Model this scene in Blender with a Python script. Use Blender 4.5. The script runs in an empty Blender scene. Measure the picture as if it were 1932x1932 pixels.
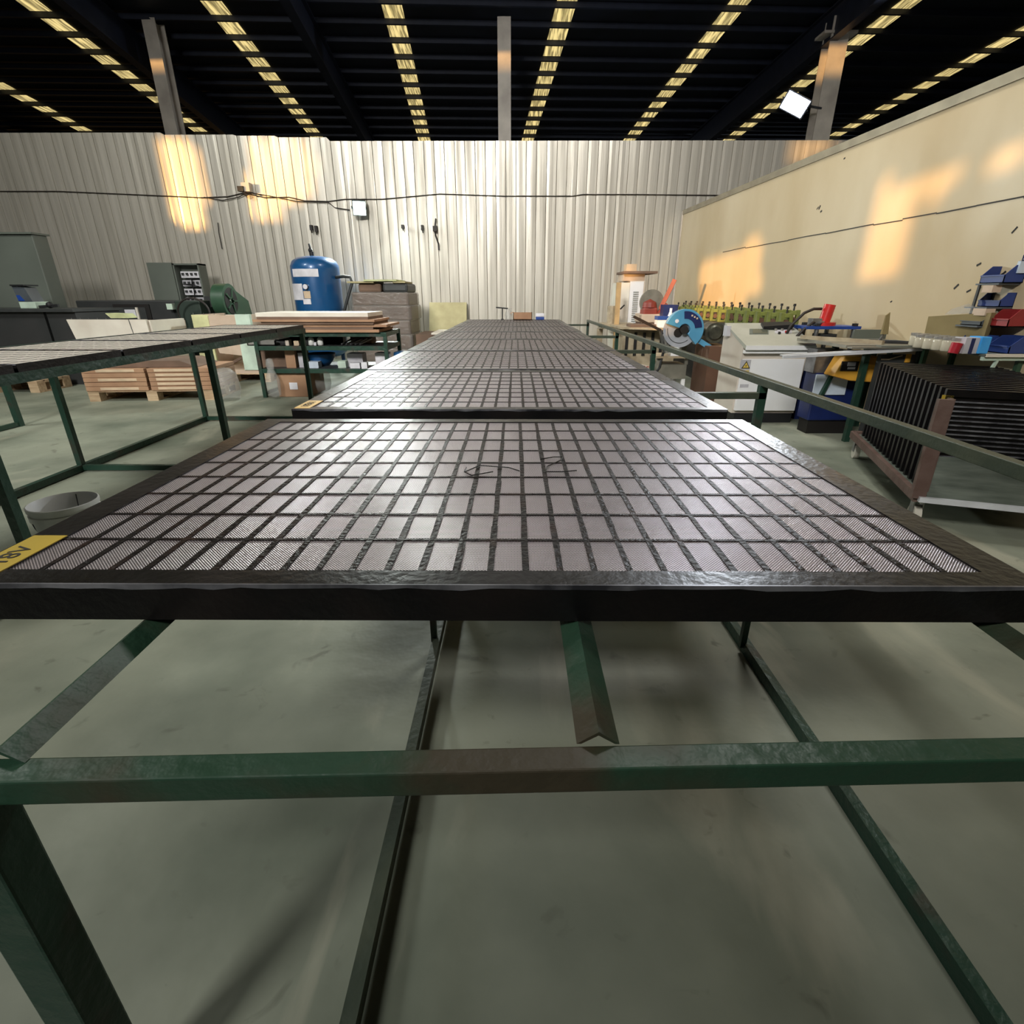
import bpy, math, random
from mathutils import Vector, Matrix
random.seed(7)
S = 1.4            # metres per layout unit
H = 0.95           # camera height in layout units
F = 990.0
PITCH = math.radians(22.4); YAW = math.radians(0.35)
sc = bpy.context.scene
COL = sc.collection

# ---------------------------------------------------------------- camera
cd = bpy.data.cameras.new('camera'); cam = bpy.data.objects.new('camera', cd); COL.objects.link(cam)
cam.location = (0, 0, H*S); cam.rotation_euler = (math.pi/2-PITCH, 0, YAW)
cd.sensor_fit = 'HORIZONTAL'; cd.sensor_width = 36.0; cd.lens = 36.0*F/1932.0
cd.clip_start = 0.02; cd.clip_end = 300
sc.camera = cam
# ---------------------------------------------------------------- world, exposure
w = bpy.data.worlds.new('world'); sc.world = w; w.use_nodes = True
w.node_tree.nodes['Background'].inputs[0].default_value = (0.62, 0.72, 0.9, 1)
w.node_tree.nodes['Background'].inputs[1].default_value = 0.6
sc.view_settings.view_transform = 'Standard'; sc.view_settings.look = 'None'
sc.view_settings.exposure = 0.0; sc.view_settings.gamma = 1.0; sc.view_settings.use_curve_mapping = False
# ---------------------------------------------------------------- sun and added fill lights
SUN_A, SUN_E = math.radians(42), math.radians(2.5)
SV = Vector((math.sin(SUN_A)*math.cos(SUN_E), math.cos(SUN_A)*math.cos(SUN_E), -math.sin(SUN_E)))
sl = bpy.data.lights.new('sun', 'SUN'); sl.energy = 5.8; sl.color = (1.0, 0.55, 0.18); sl.angle = math.radians(0.53)
so = bpy.data.objects.new('sun', sl); COL.objects.link(so); so.rotation_euler = SV.to_track_quat('-Z', 'Y').to_euler()
so.location = (-10, -10, 12)
def area(name, loc, target, size, energy, color, sy=None, spread=180):
    l = bpy.data.lights.new(name, 'AREA'); l.energy = energy; l.color = color; l.size = size*S; l.spread = math.radians(spread)
    if sy: l.shape = 'RECTANGLE'; l.size_y = sy*S
    o = bpy.data.objects.new(name, l); COL.objects.link(o); o.location = Vector(loc)*S
    o.rotation_euler = (Vector(target)-Vector(loc)).to_track_quat('-Z', 'Y').to_euler(); return o
area('fill_light_rear', (-2.5, -3.0, 5.0), (-0.5, 7.2, 1.2), 1.2, 390, (1.0, 0.985, 0.94), spread=85)  # three area lights added under the roof as ambient fill, no visible lamps
area('fill_light_right', (1.4, 4.2, 4.9), (1.4, 5.4, 0.0), 0.9, 230, (1.0, 0.98, 0.93))
area('fill_light_left', (-5.5, 3.0, 4.9), (-4.5, 5.5, 0.0), 0.9, 270, (0.98, 1.0, 0.94))

# ---------------------------------------------------------------- image helpers (layout only)
cp, sp = math.cos(PITCH), math.sin(PITCH)
def ray(px, py):
    u = (px-966)/F; v = (py-966)/F
    d = Vector((u, cp-v*sp, -sp-v*cp))
    return Matrix.Rotation(YAW, 3, 'Z') @ d
def at(px, py, D):
    d = ray(px, py); t = D/d.y
    return Vector((d.x*t, D, H+d.z*t))
def onz(px, py, z):
    d = ray(px, py); t = (z-H)/d.z
    return Vector((d.x*t, d.y*t, z))
def fb(px0, px1, py0, py1, D, dep):
    ym = (py0+py1)/2
    return (at(px0, ym, D).x, at(px1, ym, D).x, D, D+dep, at(px0, py1, D).z, at(px0, py0, D).z)

# ---------------------------------------------------------------- materials
def lin(c):
    return tuple((x/12.92 if x <= 0.04045 else ((x+0.055)/1.055)**2.4) for x in [v/255 for v in c])
M = {}
def mat(name, c, rough=0.6, metal=0.0, c2=None, scale=4.0, lo=0.35, hi=0.65, bump=0.0, bscale=30.0, stretch=None,
        emit=None, estr=1.0, alpha=None, coat=0.0, spec=0.5, trans=0.0, rvar=0.0):
    m = bpy.data.materials.new(name); m.use_nodes = True; nt = m.node_tree; b = nt.nodes['Principled BSDF']
    b.inputs['Base Color'].default_value = (*lin(c), 1); b.inputs['Roughness'].default_value = rough
    b.inputs['Metallic'].default_value = metal; b.inputs['Coat Weight'].default_value = coat
    b.inputs['Specular IOR Level'].default_value = spec
    if trans: b.inputs['Transmission Weight'].default_value = trans
    if emit: b.inputs['Emission Color'].default_value = (*lin(emit), 1); b.inputs['Emission Strength'].default_value = estr
    if alpha is not None: b.inputs['Alpha'].default_value = alpha
    tc = nt.nodes.new('ShaderNodeTexCoord'); mp = nt.nodes.new('ShaderNodeMapping')
    nt.links.new(tc.outputs['Object'], mp.inputs[0])
    if stretch: mp.inputs['Scale'].default_value = stretch
    if c2 is None: c2 = tuple(max(0, v*0.86) for v in c)
    n = nt.nodes.new('ShaderNodeTexNoise'); n.inputs['Scale'].default_value = scale; n.inputs['Detail'].default_value = 6
    nt.links.new(mp.outputs[0], n.inputs['Vector'])
    r = nt.nodes.new('ShaderNodeValToRGB'); r.color_ramp.elements[0].position = lo; r.color_ramp.elements[1].position = hi
    r.color_ramp.elements[0].color = (*lin(c), 1); r.color_ramp.elements[1].color = (*lin(c2), 1)
    nt.links.new(n.outputs['Fac'], r.inputs[0]); nt.links.new(r.outputs[0], b.inputs['Base Color'])
    if rvar:
        mr = nt.nodes.new('ShaderNodeMapRange'); mr.inputs[1].default_value = 0.3; mr.inputs[2].default_value = 0.7
        mr.inputs[3].default_value = max(0.02, rough-rvar); mr.inputs[4].default_value = min(1, rough+rvar)
        nt.links.new(n.outputs['Fac'], mr.inputs[0]); nt.links.new(mr.outputs[0], b.inputs['Roughness'])
    if bump:
        n2 = nt.nodes.new('ShaderNodeTexNoise'); n2.inputs['Scale'].default_value = bscale; n2.inputs['Detail'].default_value = 4
        nt.links.new(mp.outputs[0], n2.inputs['Vector'])
        bp = nt.nodes.new('ShaderNodeBump'); bp.inputs['Strength'].default_value = bump; bp.inputs['Distance'].default_value = 0.02
        nt.links.new(n2.outputs['Fac'], bp.inputs['Height']); nt.links.new(bp.outputs[0], b.inputs['Normal'])
    M[name] = m; return m
mat('concrete', (142, 146, 130), 0.55, c2=(86, 94, 80), scale=1.1, lo=0.4, hi=0.72, bump=0.6, bscale=4, rvar=0.14)
mat('green_steel', (34, 62, 50), 0.42, 0.15, c2=(62, 50, 42), scale=5, lo=0.56, hi=0.72, bump=0.3, bscale=25, stretch=(1, 1, 1), rvar=0.1)
mat('worn_green_steel', (34, 62, 46), 0.48, 0.0, c2=(56, 50, 36), scale=4, lo=0.45, hi=0.62, bump=0.25, bscale=22, rvar=0.1)
mat('dull_green_steel', (70, 76, 62), 0.42, 0.15, c2=(52, 62, 52), scale=6, bump=0.15)
mat('black_frame', (13, 12, 13), 0.34, 0.0, c2=(22, 17, 16), scale=5, lo=0.45, hi=0.7, bump=0.1, bscale=60, spec=0.32, rvar=0.08)
mat('grid_steel', (18, 13, 12), 0.42, 0.0, c2=(40, 26, 20), scale=14, lo=0.5, hi=0.7, bump=0.3, bscale=90, spec=0.12)
mat('bare_edge', (150, 150, 156), 0.35, 0.6, c2=(60, 60, 66), scale=9)
mat('yellow_tag', (168, 142, 44), 0.5, c2=(150, 128, 40))
mat('pale_tag', (214, 178, 110), 0.5)
mat('ink', (22, 18, 16), 0.6)
mat('galvanised', (206, 200, 188), 0.4, 0.35, c2=(172, 166, 154), scale=1.6, lo=0.35, hi=0.7, bump=0.1, bscale=7, stretch=(7, 7, 0.3), rvar=0.12)
mat('partition', (204, 188, 156), 0.42, 0.0, c2=(186, 166, 130), scale=0.9, lo=0.3, hi=0.7, bump=0.25, bscale=2.2, stretch=(1, 1, .5), rvar=0.12)
mat('flashing', (150, 140, 118), 0.4, 0.3, bump=0.3, bscale=5)
mat('roof_sheet', (26, 29, 40), 0.5, 0.2, c2=(18, 20, 28), scale=1.5)
mat('roof_steel', (34, 38, 52), 0.45, 0.3)
mat('column_steel', (186, 178, 168), 0.5, 0.1, c2=(160, 152, 144), scale=2)
mat('hall_wall', (60, 62, 66), 0.8)
mat('black_rubber', (20, 20, 22), 0.6)
mat('cable', (38, 30, 26), 0.6)
mat('dark_grey', (62, 64, 64), 0.5, 0.1, c2=(50, 52, 52))
mat('machine_grey', (104, 110, 102), 0.5, 0.0, c2=(92, 98, 90), scale=1)
mat('machine_dark', (58, 58, 58), 0.5, 0.1, c2=(48, 50, 50), scale=2)
mat('machine_green', (56, 88, 66), 0.4, c2=(46, 74, 56), scale=3)
mat('white_paint', (238, 238, 240), 0.35, c2=(226, 225, 224), scale=2)
mat('dark_green', (48, 62, 54), 0.5)
mat('offwhite_panel', (206, 196, 184), 0.5, c2=(190, 178, 164), scale=2)
mat('console_top', (172, 172, 160), 0.4, c2=(160, 160, 148))
mat('cream', (228, 222, 208), 0.7, c2=(206, 196, 182), scale=2)
mat('board_tan', (205, 184, 164), 0.8, c2=(190, 168, 146))
mat('pale_yellow', (222, 222, 168), 0.8)
mat('mint', (206, 226, 208), 0.8)
mat('cardboard', (172, 136, 106), 0.85, c2=(150, 114, 88), scale=3)
mat('cardboard_dark', (122, 98, 82), 0.85, c2=(102, 82, 68), scale=3)
mat('label_cream', (214, 190, 160), 0.8)
mat('pallet_wood', (196, 172, 140), 0.85, c2=(168, 140, 110), scale=5, stretch=(1, 6, 6))
mat('board_wood', (178, 168, 128), 0.8, c2=(160, 150, 112), scale=4)
mat('tank_blue', (26, 88, 140), 0.32, 0.1, c2=(20, 74, 124), scale=1.5, coat=0.3)
mat('saw_blue', (84, 150, 186), 0.3, c2=(76, 140, 176), coat=0.3)
mat('blade_grey', (190, 194, 204), 0.35, 0.3)
mat('navy', (22, 38, 92), 0.45, c2=(16, 28, 70))
mat('press_blue', (34, 70, 150), 0.4)
mat('red', (196, 34, 30), 0.35, coat=0.2)
mat('dull_red', (150, 62, 48), 0.5, c2=(126, 50, 40))
mat('crimson', (176, 26, 44), 0.4)
mat('olive', (116, 124, 58), 0.5, c2=(92, 100, 46), scale=8)
mat('yellow', (224, 168, 62), 0.45, c2=(206, 146, 50), scale=4)
mat('beige_metal', (186, 172, 146), 0.5, 0.1, c2=(150, 134, 110), scale=6)
mat('steel', (150, 150, 150), 0.32, 0.8, c2=(110, 110, 112), scale=8)
mat('worktop_grey', (140, 136, 124), 0.45, 0.3, c2=(112, 110, 100), scale=5, bump=0.1)
mat('motor', (92, 92, 78), 0.4, 0.5, c2=(60, 60, 52), scale=9)
mat('aluminium', (238, 240, 246), 0.35, 0.3)
mat('brown_sheet', (104, 76, 60), 0.5, 0.1, c2=(84, 60, 48), scale=2)
mat('rust', (102, 82, 74), 0.65, 0.1, c2=(84, 62, 54), scale=8, bump=0.2)
mat('tray_metal', (122, 130, 120), 0.38, 0.4, c2=(84, 92, 84), scale=3, stretch=(1, 6, 6))
mat('bin_blue', (44, 66, 128), 0.42, c2=(36, 56, 112))
mat('bin_grey', (80, 86, 92), 0.45)
mat('bin_red', (150, 44, 46), 0.42)
mat('sky_blue', (40, 140, 222), 0.4, c2=(70, 165, 230))
mat('blue_white', (210, 222, 236), 0.5)
mat('bucket_white', (218, 218, 214), 0.45, c2=(200, 200, 196))
mat('caster', (206, 200, 186), 0.5)
mat('silver_cap', (190, 186, 180), 0.3, 0.6)
mat('screen_glass', (92, 96, 84), 0.2)
mat('paper', (232, 230, 236), 0.8)
mat('warning', (226, 196, 96), 0.5)
mat('orange_tan', (206, 170, 120), 0.8)
mat('label_bg', (196, 194, 200), 0.4)
mat('olive_card', (146, 130, 90), 0.85, c2=(120, 106, 70), scale=2)
mat('foam_green', (196, 200, 150), 0.8)
mat('lamp_housing', (60, 62, 66), 0.5, 0.3)
mat('glass_jar', (214, 206, 184), 0.12, 0.0, alpha=0.75, spec=0.6)
mat('film', (200, 200, 196), 0.15, alpha=0.28, bump=0.6, bscale=30, spec=0.8)
mat('wrap_film', (150, 144, 138), 0.22, alpha=0.45, bump=0.9, bscale=22, spec=0.8)
mat('skylight', (220, 200, 130), 0.5, c2=(200, 180, 120), emit=(232, 208, 140), estr=1.0)
mat('lamp_lens', (255, 255, 255), 0.4, emit=(226, 255, 236), estr=30.0)
mat('lamp_lens_cool', (255, 255, 255), 0.4, emit=(225, 236, 255), estr=30.0)
def concrete_layers():
    nt = M['concrete'].node_tree; L = nt.links.new; b = nt.nodes['Principled BSDF']; src = b.inputs['Base Color'].links[0].from_socket
    tc = nt.nodes.new('ShaderNodeTexCoord'); prev = src
    for sc_, st, lo, hi, col in ((2.2, (1, .35, 1), .6, .72, (182, 178, 158)), (9.0, (1, 1, 1), .64, .74, (66, 66, 54)), (.35, (1, 1, 1), .45, .7, (96, 100, 88))):
        mp = nt.nodes.new('ShaderNodeMapping'); mp.inputs['Scale'].default_value = st; mp.inputs['Rotation'].default_value = (0, 0, .7); L(tc.outputs['Object'], mp.inputs[0])
        n = nt.nodes.new('ShaderNodeTexNoise'); n.inputs['Scale'].default_value = sc_; n.inputs['Detail'].default_value = 8; n.inputs['Distortion'].default_value = .6; L(mp.outputs[0], n.inputs['Vector'])
        mr = nt.nodes.new('ShaderNodeMapRange'); mr.inputs[1].default_value = lo; mr.inputs[2].default_value = hi; mr.inputs[4].default_value = .55; L(n.outputs['Fac'], mr.inputs[0])
        mx = nt.nodes.new('ShaderNodeMix'); mx.data_type = 'RGBA'; L(mr.outputs[0], mx.inputs[0]); L(prev, mx.inputs[6]); mx.inputs[7].default_value = (*lin(col), 1); prev = mx.outputs[2]
    L(prev, b.inputs['Base Color'])
concrete_layers()
def skylight_nodes():
    nt = M['skylight'].node_tree; b = nt.nodes['Principled BSDF']
    tc = nt.nodes.new('ShaderNodeTexCoord'); n = nt.nodes.new('ShaderNodeTexNoise'); mp = nt.nodes.new('ShaderNodeMapping')
    mp.inputs['Scale'].default_value = (12, 0.6, 1); n.inputs['Scale'].default_value = 2
    nt.links.new(tc.outputs['Object'], mp.inputs[0]); nt.links.new(mp.outputs[0], n.inputs['Vector'])
    mr = nt.nodes.new('ShaderNodeMapRange'); mr.inputs[1].default_value = 0.42; mr.inputs[2].default_value = 0.6
    mr.inputs[3].default_value = 0.28; mr.inputs[4].default_value = 1.2
    nt.links.new(n.outputs['Fac'], mr.inputs[0]); nt.links.new(mr.outputs[0], b.inputs['Emission Strength'])
skylight_nodes()
def wire_mesh(name, period, dark=(30, 26, 26), pale=(190, 180, 184), metal=0.65):
    m = bpy.data.materials.new(name); m.use_nodes = True; nt = m.node_tree; b = nt.nodes['Principled BSDF']; L = nt.links.new
    tc = nt.nodes.new('ShaderNodeTexCoord'); sx = nt.nodes.new('ShaderNodeSeparateXYZ'); L(tc.outputs['Object'], sx.inputs[0])
    def mth(op, a, bb=None):
        n = nt.nodes.new('ShaderNodeMath'); n.operation = op
        for i, v in enumerate([a, bb]):
            if v is None: continue
            if isinstance(v, (int, float)): n.inputs[i].default_value = v
            else: L(v, n.inputs[i])
        return n.outputs[0]
    k = 2*math.pi/period
    s1 = mth('SINE', mth('MULTIPLY', mth('ADD', sx.outputs[0], sx.outputs[1]), k))
    s2 = mth('SINE', mth('MULTIPLY', mth('SUBTRACT', sx.outputs[0], sx.outputs[1]), k))
    h = mth('MAXIMUM', s1, s2)
    mr = nt.nodes.new('ShaderNodeMapRange'); L(h, mr.inputs[0]); mr.inputs[1].default_value = 0.1; mr.inputs[2].default_value = 0.9
    rp = nt.nodes.new('ShaderNodeMix'); rp.data_type = 'RGBA'; L(mr.outputs[0], rp.inputs[0])
    rp.inputs[6].default_value = (*lin(dark), 1); rp.inputs[7].default_value = (*lin(pale), 1)
    L(rp.outputs[2], b.inputs['Base Color']); b.inputs['Metallic'].default_value = metal
    n = nt.nodes.new('ShaderNodeTexNoise'); n.inputs['Scale'].default_value = 7; L(tc.outputs['Object'], n.inputs['Vector'])
    r2 = nt.nodes.new('ShaderNodeMapRange'); L(n.outputs['Fac'], r2.inputs[0]); r2.inputs[3].default_value = 0.24; r2.inputs[4].default_value = 0.46
    L(r2.outputs[0], b.inputs['Roughness'])
    bp = nt.nodes.new('ShaderNodeBump'); bp.inputs['Strength'].default_value = 0.55; bp.inputs['Distance'].default_value = 0.0015; L(h, bp.inputs['Height'])
    L(bp.outputs[0], b.inputs['Normal']); M[name] = m
wire_mesh('wire_mesh', 0.0058)
wire_mesh('pale_wire_mesh', 0.0058, (158, 152, 142), (226, 218, 206), 0.1)

# ---------------------------------------------------------------- mesh builder
def tag(o, label=None, cat=None, group=None, kind=None):
    if label: o['label'] = label
    if cat: o['category'] = cat
    if group: o['group'] = group
    if kind: o['kind'] = kind
    return o
def thing(name, label, cat, loc=(0, 0, 0), rz=0.0, group=None):
    o = bpy.data.objects.new(name, None); COL.objects.link(o); o.empty_display_size = 0.05
    o.location = Vector(loc)*S; o.rotation_euler = (0, 0, rz); return tag(o, label, cat, group)
class MB:
    def __init__(s): s.v = []; s.f = []; s.mi = []; s.cur = 0
    def add(s, vs, fs):
        n = len(s.v); s.v += [Vector(v) for v in vs]; s.f += [tuple(i+n for i in f) for f in fs]; s.mi += [s.cur]*len(fs); return s
    def box(s, x0, x1, y0, y1, z0, z1):
        return s.add([(x0,y0,z0),(x1,y0,z0),(x1,y1,z0),(x0,y1,z0),(x0,y0,z1),(x1,y0,z1),(x1,y1,z1),(x0,y1,z1)],
                     [(0,3,2,1),(4,5,6,7),(0,1,5,4),(1,2,6,5),(2,3,7,6),(3,0,4,7)])
    def bar(s, p, q, w, h=None, up=(0, 0, 1)):
        p, q = Vector(p), Vector(q); h = h or w; d = (q-p).normalized(); up = Vector(up)
        if abs(d.dot(up)) > 0.99: up = Vector((0, 1, 0))
        a = d.cross(up).normalized(); b = a.cross(d).normalized(); a = a*w/2; b = b*h/2
        return s.add([p-a-b, p+a-b, p+a+b, p-a+b, q-a-b, q+a-b, q+a+b, q-a+b],
                     [(0,1,2,3),(7,6,5,4),(0,4,5,1),(1,5,6,2),(2,6,7,3),(3,7,4,0)])
    def cyl(s, p, q, r, r2=None, n=16, caps=True):
        p, q = Vector(p), Vector(q); r2 = r if r2 is None else r2; d = (q-p).normalized()
        a = d.orthogonal().normalized(); b = d.cross(a); vs = []
        for c, rr in ((p, r), (q, r2)):
            for i in range(n):
                t = 2*math.pi*i/n; vs.append(c+a*math.cos(t)*rr+b*math.sin(t)*rr)
        fs = [(i, (i+1) % n, n+(i+1) % n, n+i) for i in range(n)]
        if caps: fs += [tuple(range(n-1, -1, -1)), tuple(range(n, 2*n))]
        return s.add(vs, fs)
    def tube(s, pts, r, n=6):
        pts = [Vector(p) for p in pts]; vs = []; fs = []; a = None
        for k, p in enumerate(pts):
            d = (pts[min(k+1, len(pts)-1)]-pts[max(k-1, 0)]).normalized()
            a = d.orthogonal().normalized() if a is None else (a-d*a.dot(d)).normalized()
            b = d.cross(a)
            for i in range(n):
                t = 2*math.pi*i/n; vs.append(p+a*math.cos(t)*r+b*math.sin(t)*r)
        for k in range(len(pts)-1):
            for i in range(n): fs.append((k*n+i, k*n+(i+1) % n, (k+1)*n+(i+1) % n, (k+1)*n+i))
        fs += [tuple(range(n-1, -1, -1)), tuple(range((len(pts)-1)*n, len(pts)*n))]
        return s.add(vs, fs)
    def lathe(s, prof, c=(0, 0, 0), n=24):
        c = Vector(c); vs = []; fs = []
        for r, z in prof:
            for i in range(n):
                t = 2*math.pi*i/n; vs.append(c+Vector((r*math.cos(t), r*math.sin(t), z)))
        for k in range(len(prof)-1):
            for i in range(n): fs.append((k*n+i, k*n+(i+1) % n, (k+1)*n+(i+1) % n, (k+1)*n+i))
        return s.add(vs, fs)
    def prism(s, poly, vec):
        poly = [Vector(p) for p in poly]; vec = Vector(vec); n = len(poly)
        return s.add(poly+[p+vec for p in poly], [tuple(range(n-1, -1, -1)), tuple(range(n, 2*n))]+[(i, (i+1) % n, n+(i+1) % n, n+i) for i in range(n)])
    def ball(s, c, r, n=10, sz=1.0):
        return s.lathe([(max(1e-4, r*math.sin(math.pi*k/n)), -r*sz*math.cos(math.pi*k/n)) for k in range(n+1)], c, n*2)
    def build(s, name, m, parent=None, world=True, smooth=False, bevel=0.0, rz=0.0, rot_about=None):
        me = bpy.data.meshes.new(name); vs = s.v
        if parent is not None:
            if world:
                L = parent; chain = []
                while L is not None: chain.append(L); L = L.parent
                for L in reversed(chain):
                    R = Matrix.Rotation(-L.rotation_euler.z, 3, 'Z'); l0 = L.location/S
                    vs = [R @ (v-l0) for v in vs]
            loc = Vector((0, 0, 0))
        else:
            xs = [v.x for v in vs]; ys = [v.y for v in vs]; zs = [v.z for v in vs]
            loc = Vector(((min(xs)+max(xs))/2, (min(ys)+max(ys))/2, min(zs)))
            vs = [v-loc for v in vs]
        me.from_pydata([tuple(v*S) for v in vs], [], s.f); me.validate(); me.update()
        for mm in (m if isinstance(m, (list, tuple)) else [m]): me.materials.append(M[mm])
        if len(s.mi) == len(me.polygons):
            for p, i in zip(me.polygons, s.mi): p.material_index = i
        if smooth:
            for p in me.polygons: p.use_smooth = True
            if smooth != 'all': me.set_sharp_from_angle(angle=math.radians(40))
        o = bpy.data.objects.new(name, me); COL.objects.link(o); o.location = loc*S
        if parent is not None: o.parent = parent
        elif rz: o.rotation_euler.z = rz
        if bevel:
            b = o.modifiers.new('bevel', 'BEVEL'); b.width = bevel*S; b.segments = 2; b.limit_method = 'ANGLE'
        return o
def B(*a): return MB().box(*a)
def structure(mb, name, m, **k): return tag(mb.build(name, m, **k), kind='structure')
def text(name, s, m, parent, origin, xdir, ydir, size, depth=0.0006):
    c = bpy.data.curves.new(name, 'FONT'); c.body = s; c.size = size*S; c.extrude = depth*S; c.align_x = 'CENTER'; c.align_y = 'CENTER'
    c.materials.append(M[m]); o = bpy.data.objects.new(name, c); COL.objects.link(o)
    x = Vector(xdir).normalized(); y = Vector(ydir).normalized(); z = x.cross(y)
    mw = Matrix.Translation(Vector(origin)*S) @ Matrix((x, y, z)).transposed().to_4x4()
    if parent is not None:
        L = parent; chain = []
        while L is not None: chain.append(L); L = L.parent
        P = Matrix.Identity(4)
        for L in reversed(chain): P = P @ Matrix.Translation(L.location) @ Matrix.Rotation(L.rotation_euler.z, 4, 'Z')
        o.parent = parent; mw = P.inverted() @ mw
    o.matrix_local = mw; bpy.context.view_layer.update()
    me = bpy.data.meshes.new_from_object(o.evaluated_get(bpy.context.evaluated_depsgraph_get()))
    o2 = bpy.data.objects.new(name, me); COL.objects.link(o2); o2.parent = o.parent; o2.matrix_local = mw
    bpy.data.objects.remove(o); bpy.data.curves.remove(c); return o2
def dup(root, loc, rz=None, label=None, parent=None):
    r = root.copy(); COL.objects.link(r)
    if parent is not None: r.parent = parent
    if loc is not None: r.location = Vector(loc)*S
    if rz is not None: r.rotation_euler = (0, 0, rz)
    if label: r['label'] = label
    for ch in list(root.children): dup(ch, None, None, None, r)
    return r

# ================================================================ STRUCTURE
structure(B(-32, 16, -8, 20, -0.1, 0), 'floor', 'concrete')
# corrugated back partition
def back_wall():
    D = 8.9; m = MB(); x = -31.9; tops = [(300, 250), (437, 254), (520, 256), (605, 259), (2500, 263)]
    def top(x):
        for px, py in tops:
            if x < at(px, py, D).x: return at(px, py, D).z
        return at(0, 263, D).z
    xs = []; p = 0.147; k = 0
    while x < 15.9:
        j = random.uniform(-0.0016, 0.0016)
        xs += [(x, 0.0), (x+0.005, 0.016), (x+0.010, 0.0), (x+0.05, -0.0025+j), (x+0.1, -.0015-j)]
        x += p; k += 1
    n = len(xs); vs = []; fs = []; tt = 0
    for i, (xx, d) in enumerate(xs):
        if i % 5 == 0: tt = top(xx)
        vs += [(xx, D+d, 0), (xx, D+d, tt), (xx, D+0.04, tt), (xx, D+0.04, 0)]
    for i in range(n-1):
        for a, b in ((0, 1), (1, 2), (2, 3)):
            fs.append((i*4+a, i*4+4+a, i*4+4+b, i*4+b))
    m.add(vs, fs); return m
structure(back_wall(), 'wall_back', 'galvanised')
# right sandwich panel partition
RW0, RW1 = Vector((2.47, 8.86, 0)), Vector((3.19, -3.2, 0))
RWZ = 2.1
def rwx(y): return 2.47+(8.9-y)*0.0596
m = MB(); m.add([(2.472, 8.86, 0), (rwx(-3.2), -3.2, 0), (rwx(-3.2), -3.2, RWZ), (2.472, 8.86, RWZ),
       (2.552, 8.86, 0), (rwx(-3.2)+.08, -3.2, 0), (rwx(-3.2)+.08, -3.2, RWZ), (2.552, 8.86, RWZ)],
       [(0,1,2,3),(7,6,5,4),(3,2,6,7),(0,3,7,4),(1,5,6,2),(0,4,5,1)])
structure(m, 'wall_right', 'partition')
structure(MB().prism([(2.462, 8.86, RWZ-.045), (2.458, 8.86, RWZ+.012), (2.562, 8.86, RWZ+.012), (2.562, 8.86, RWZ-.045)], (rwx(-3.2)-2.472, -12.06, 0)), 'trim_1', 'flashing')
m = MB()
for k in range(26):
    y0 = 7.25-k*0.3; z = 1.452+random.uniform(-.004, .004)
    m.bar((rwx(y0)-.001, y0, z), (rwx(y0-.3)-.001, y0-.3, z+random.uniform(-.004, .004)), 0.004, 0.007)
structure(m, 'trim_2', 'cable')
structure(MB().bar((2.462, 8.85, 0), (2.462, 8.85, RWZ), 0.02, 0.02), 'trim_3', 'offwhite_panel')
# dents and scuffs on the partition
m = MB()
for px, py in ((1150*0.5+966, 395), (1843, 551), (1824, 551), (1843, 501), (1909, 440), (1888, 520), (1890, 535), (1922, 495), (1920, 508), (1800, 545), (1680, 570), (1592, 300), (1545, 395), (1548, 400)):
    d = ray(px, py); t = (2.47+8.9*0.0596)/(d.x+d.y*0.0596); p = Vector((0, 0, H))+d*t
    y = p.y; l = random.uniform(.01, .03)
    m.bar((rwx(y)-.001, y, p.z), (rwx(y-l)-.001, y-l, p.z+random.uniform(.0, .03)), 0.003, random.uniform(.006, .014))
structure(m, 'trim_4', 'ink')

# roof : plane with the strip direction b and purlin direction a
K = 1.5
RO = Vector((0.285, 12.0, 3.837-0.95))*K + Vector((0, 0, 0.95))
RA = Vector((2.0523, 0.1615, 0.0239))*K; RB = Vector((0.0331, -0.4230, 0.0290))*K
RN = RA.cross(-RB).normalized()
if RN.z < 0: RN = -RN
def rp(i, k, dz=0.0): return RO+RA*(i-4)+RB*k+RN*dz
m = MB(); m.add([rp(-7, -4, .06), rp(9, -4, .06), rp(9, 42, .06), rp(-7, 42, .06), rp(-7, -4, .1), rp(9, -4, .1), rp(9, 42, .1), rp(-7, 42, .1)],
      [(0,1,2,3),(7,6,5,4),(0,4,5,1),(1,5,6,2),(2,6,7,3),(3,7,4,0)])
structure(m, 'ceiling', 'roof_sheet')
for n, i in enumerate(range(0, 9)):
    m = MB(); e = 0.058
    m.add([rp(i-e, -3.4, .05), rp(i+e, -3.4, .05), rp(i+e, 26, .05), rp(i-e, 26, .05), rp(i-e, -3.4, .058), rp(i+e, -3.4, .058), rp(i+e, 26, .058), rp(i-e, 26, .058)],
          [(0,1,2,3),(7,6,5,4),(0,4,5,1),(1,5,6,2),(2,6,7,3),(3,7,4,0)])
    structure(m, 'window_%d' % (n+1), 'skylight')
for k in range(-3, 27):
    m = MB(); m.bar(rp(-4, k+.5, .0), rp(9, k+.5, .0), 0.045, 0.085, up=RN)
    structure(m, 'roof_purlin', 'roof_steel')
for i in (-.6, 1.42, 2.52, 5.55, 7.6):
    m = MB(); dz = -.05
    m.bar(rp(i, -4, -.32), rp(i, 28, -.32), 0.02, 0.5, up=RN)
    m.bar(rp(i, -4, -.57), rp(i, 28, -.57), 0.16, 0.02, up=RN); m.bar(rp(i, -4, -.07), rp(i, 28, -.07), 0.16, 0.02, up=RN)
    structure(m, 'roof_rafter', 'roof_steel')
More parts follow.
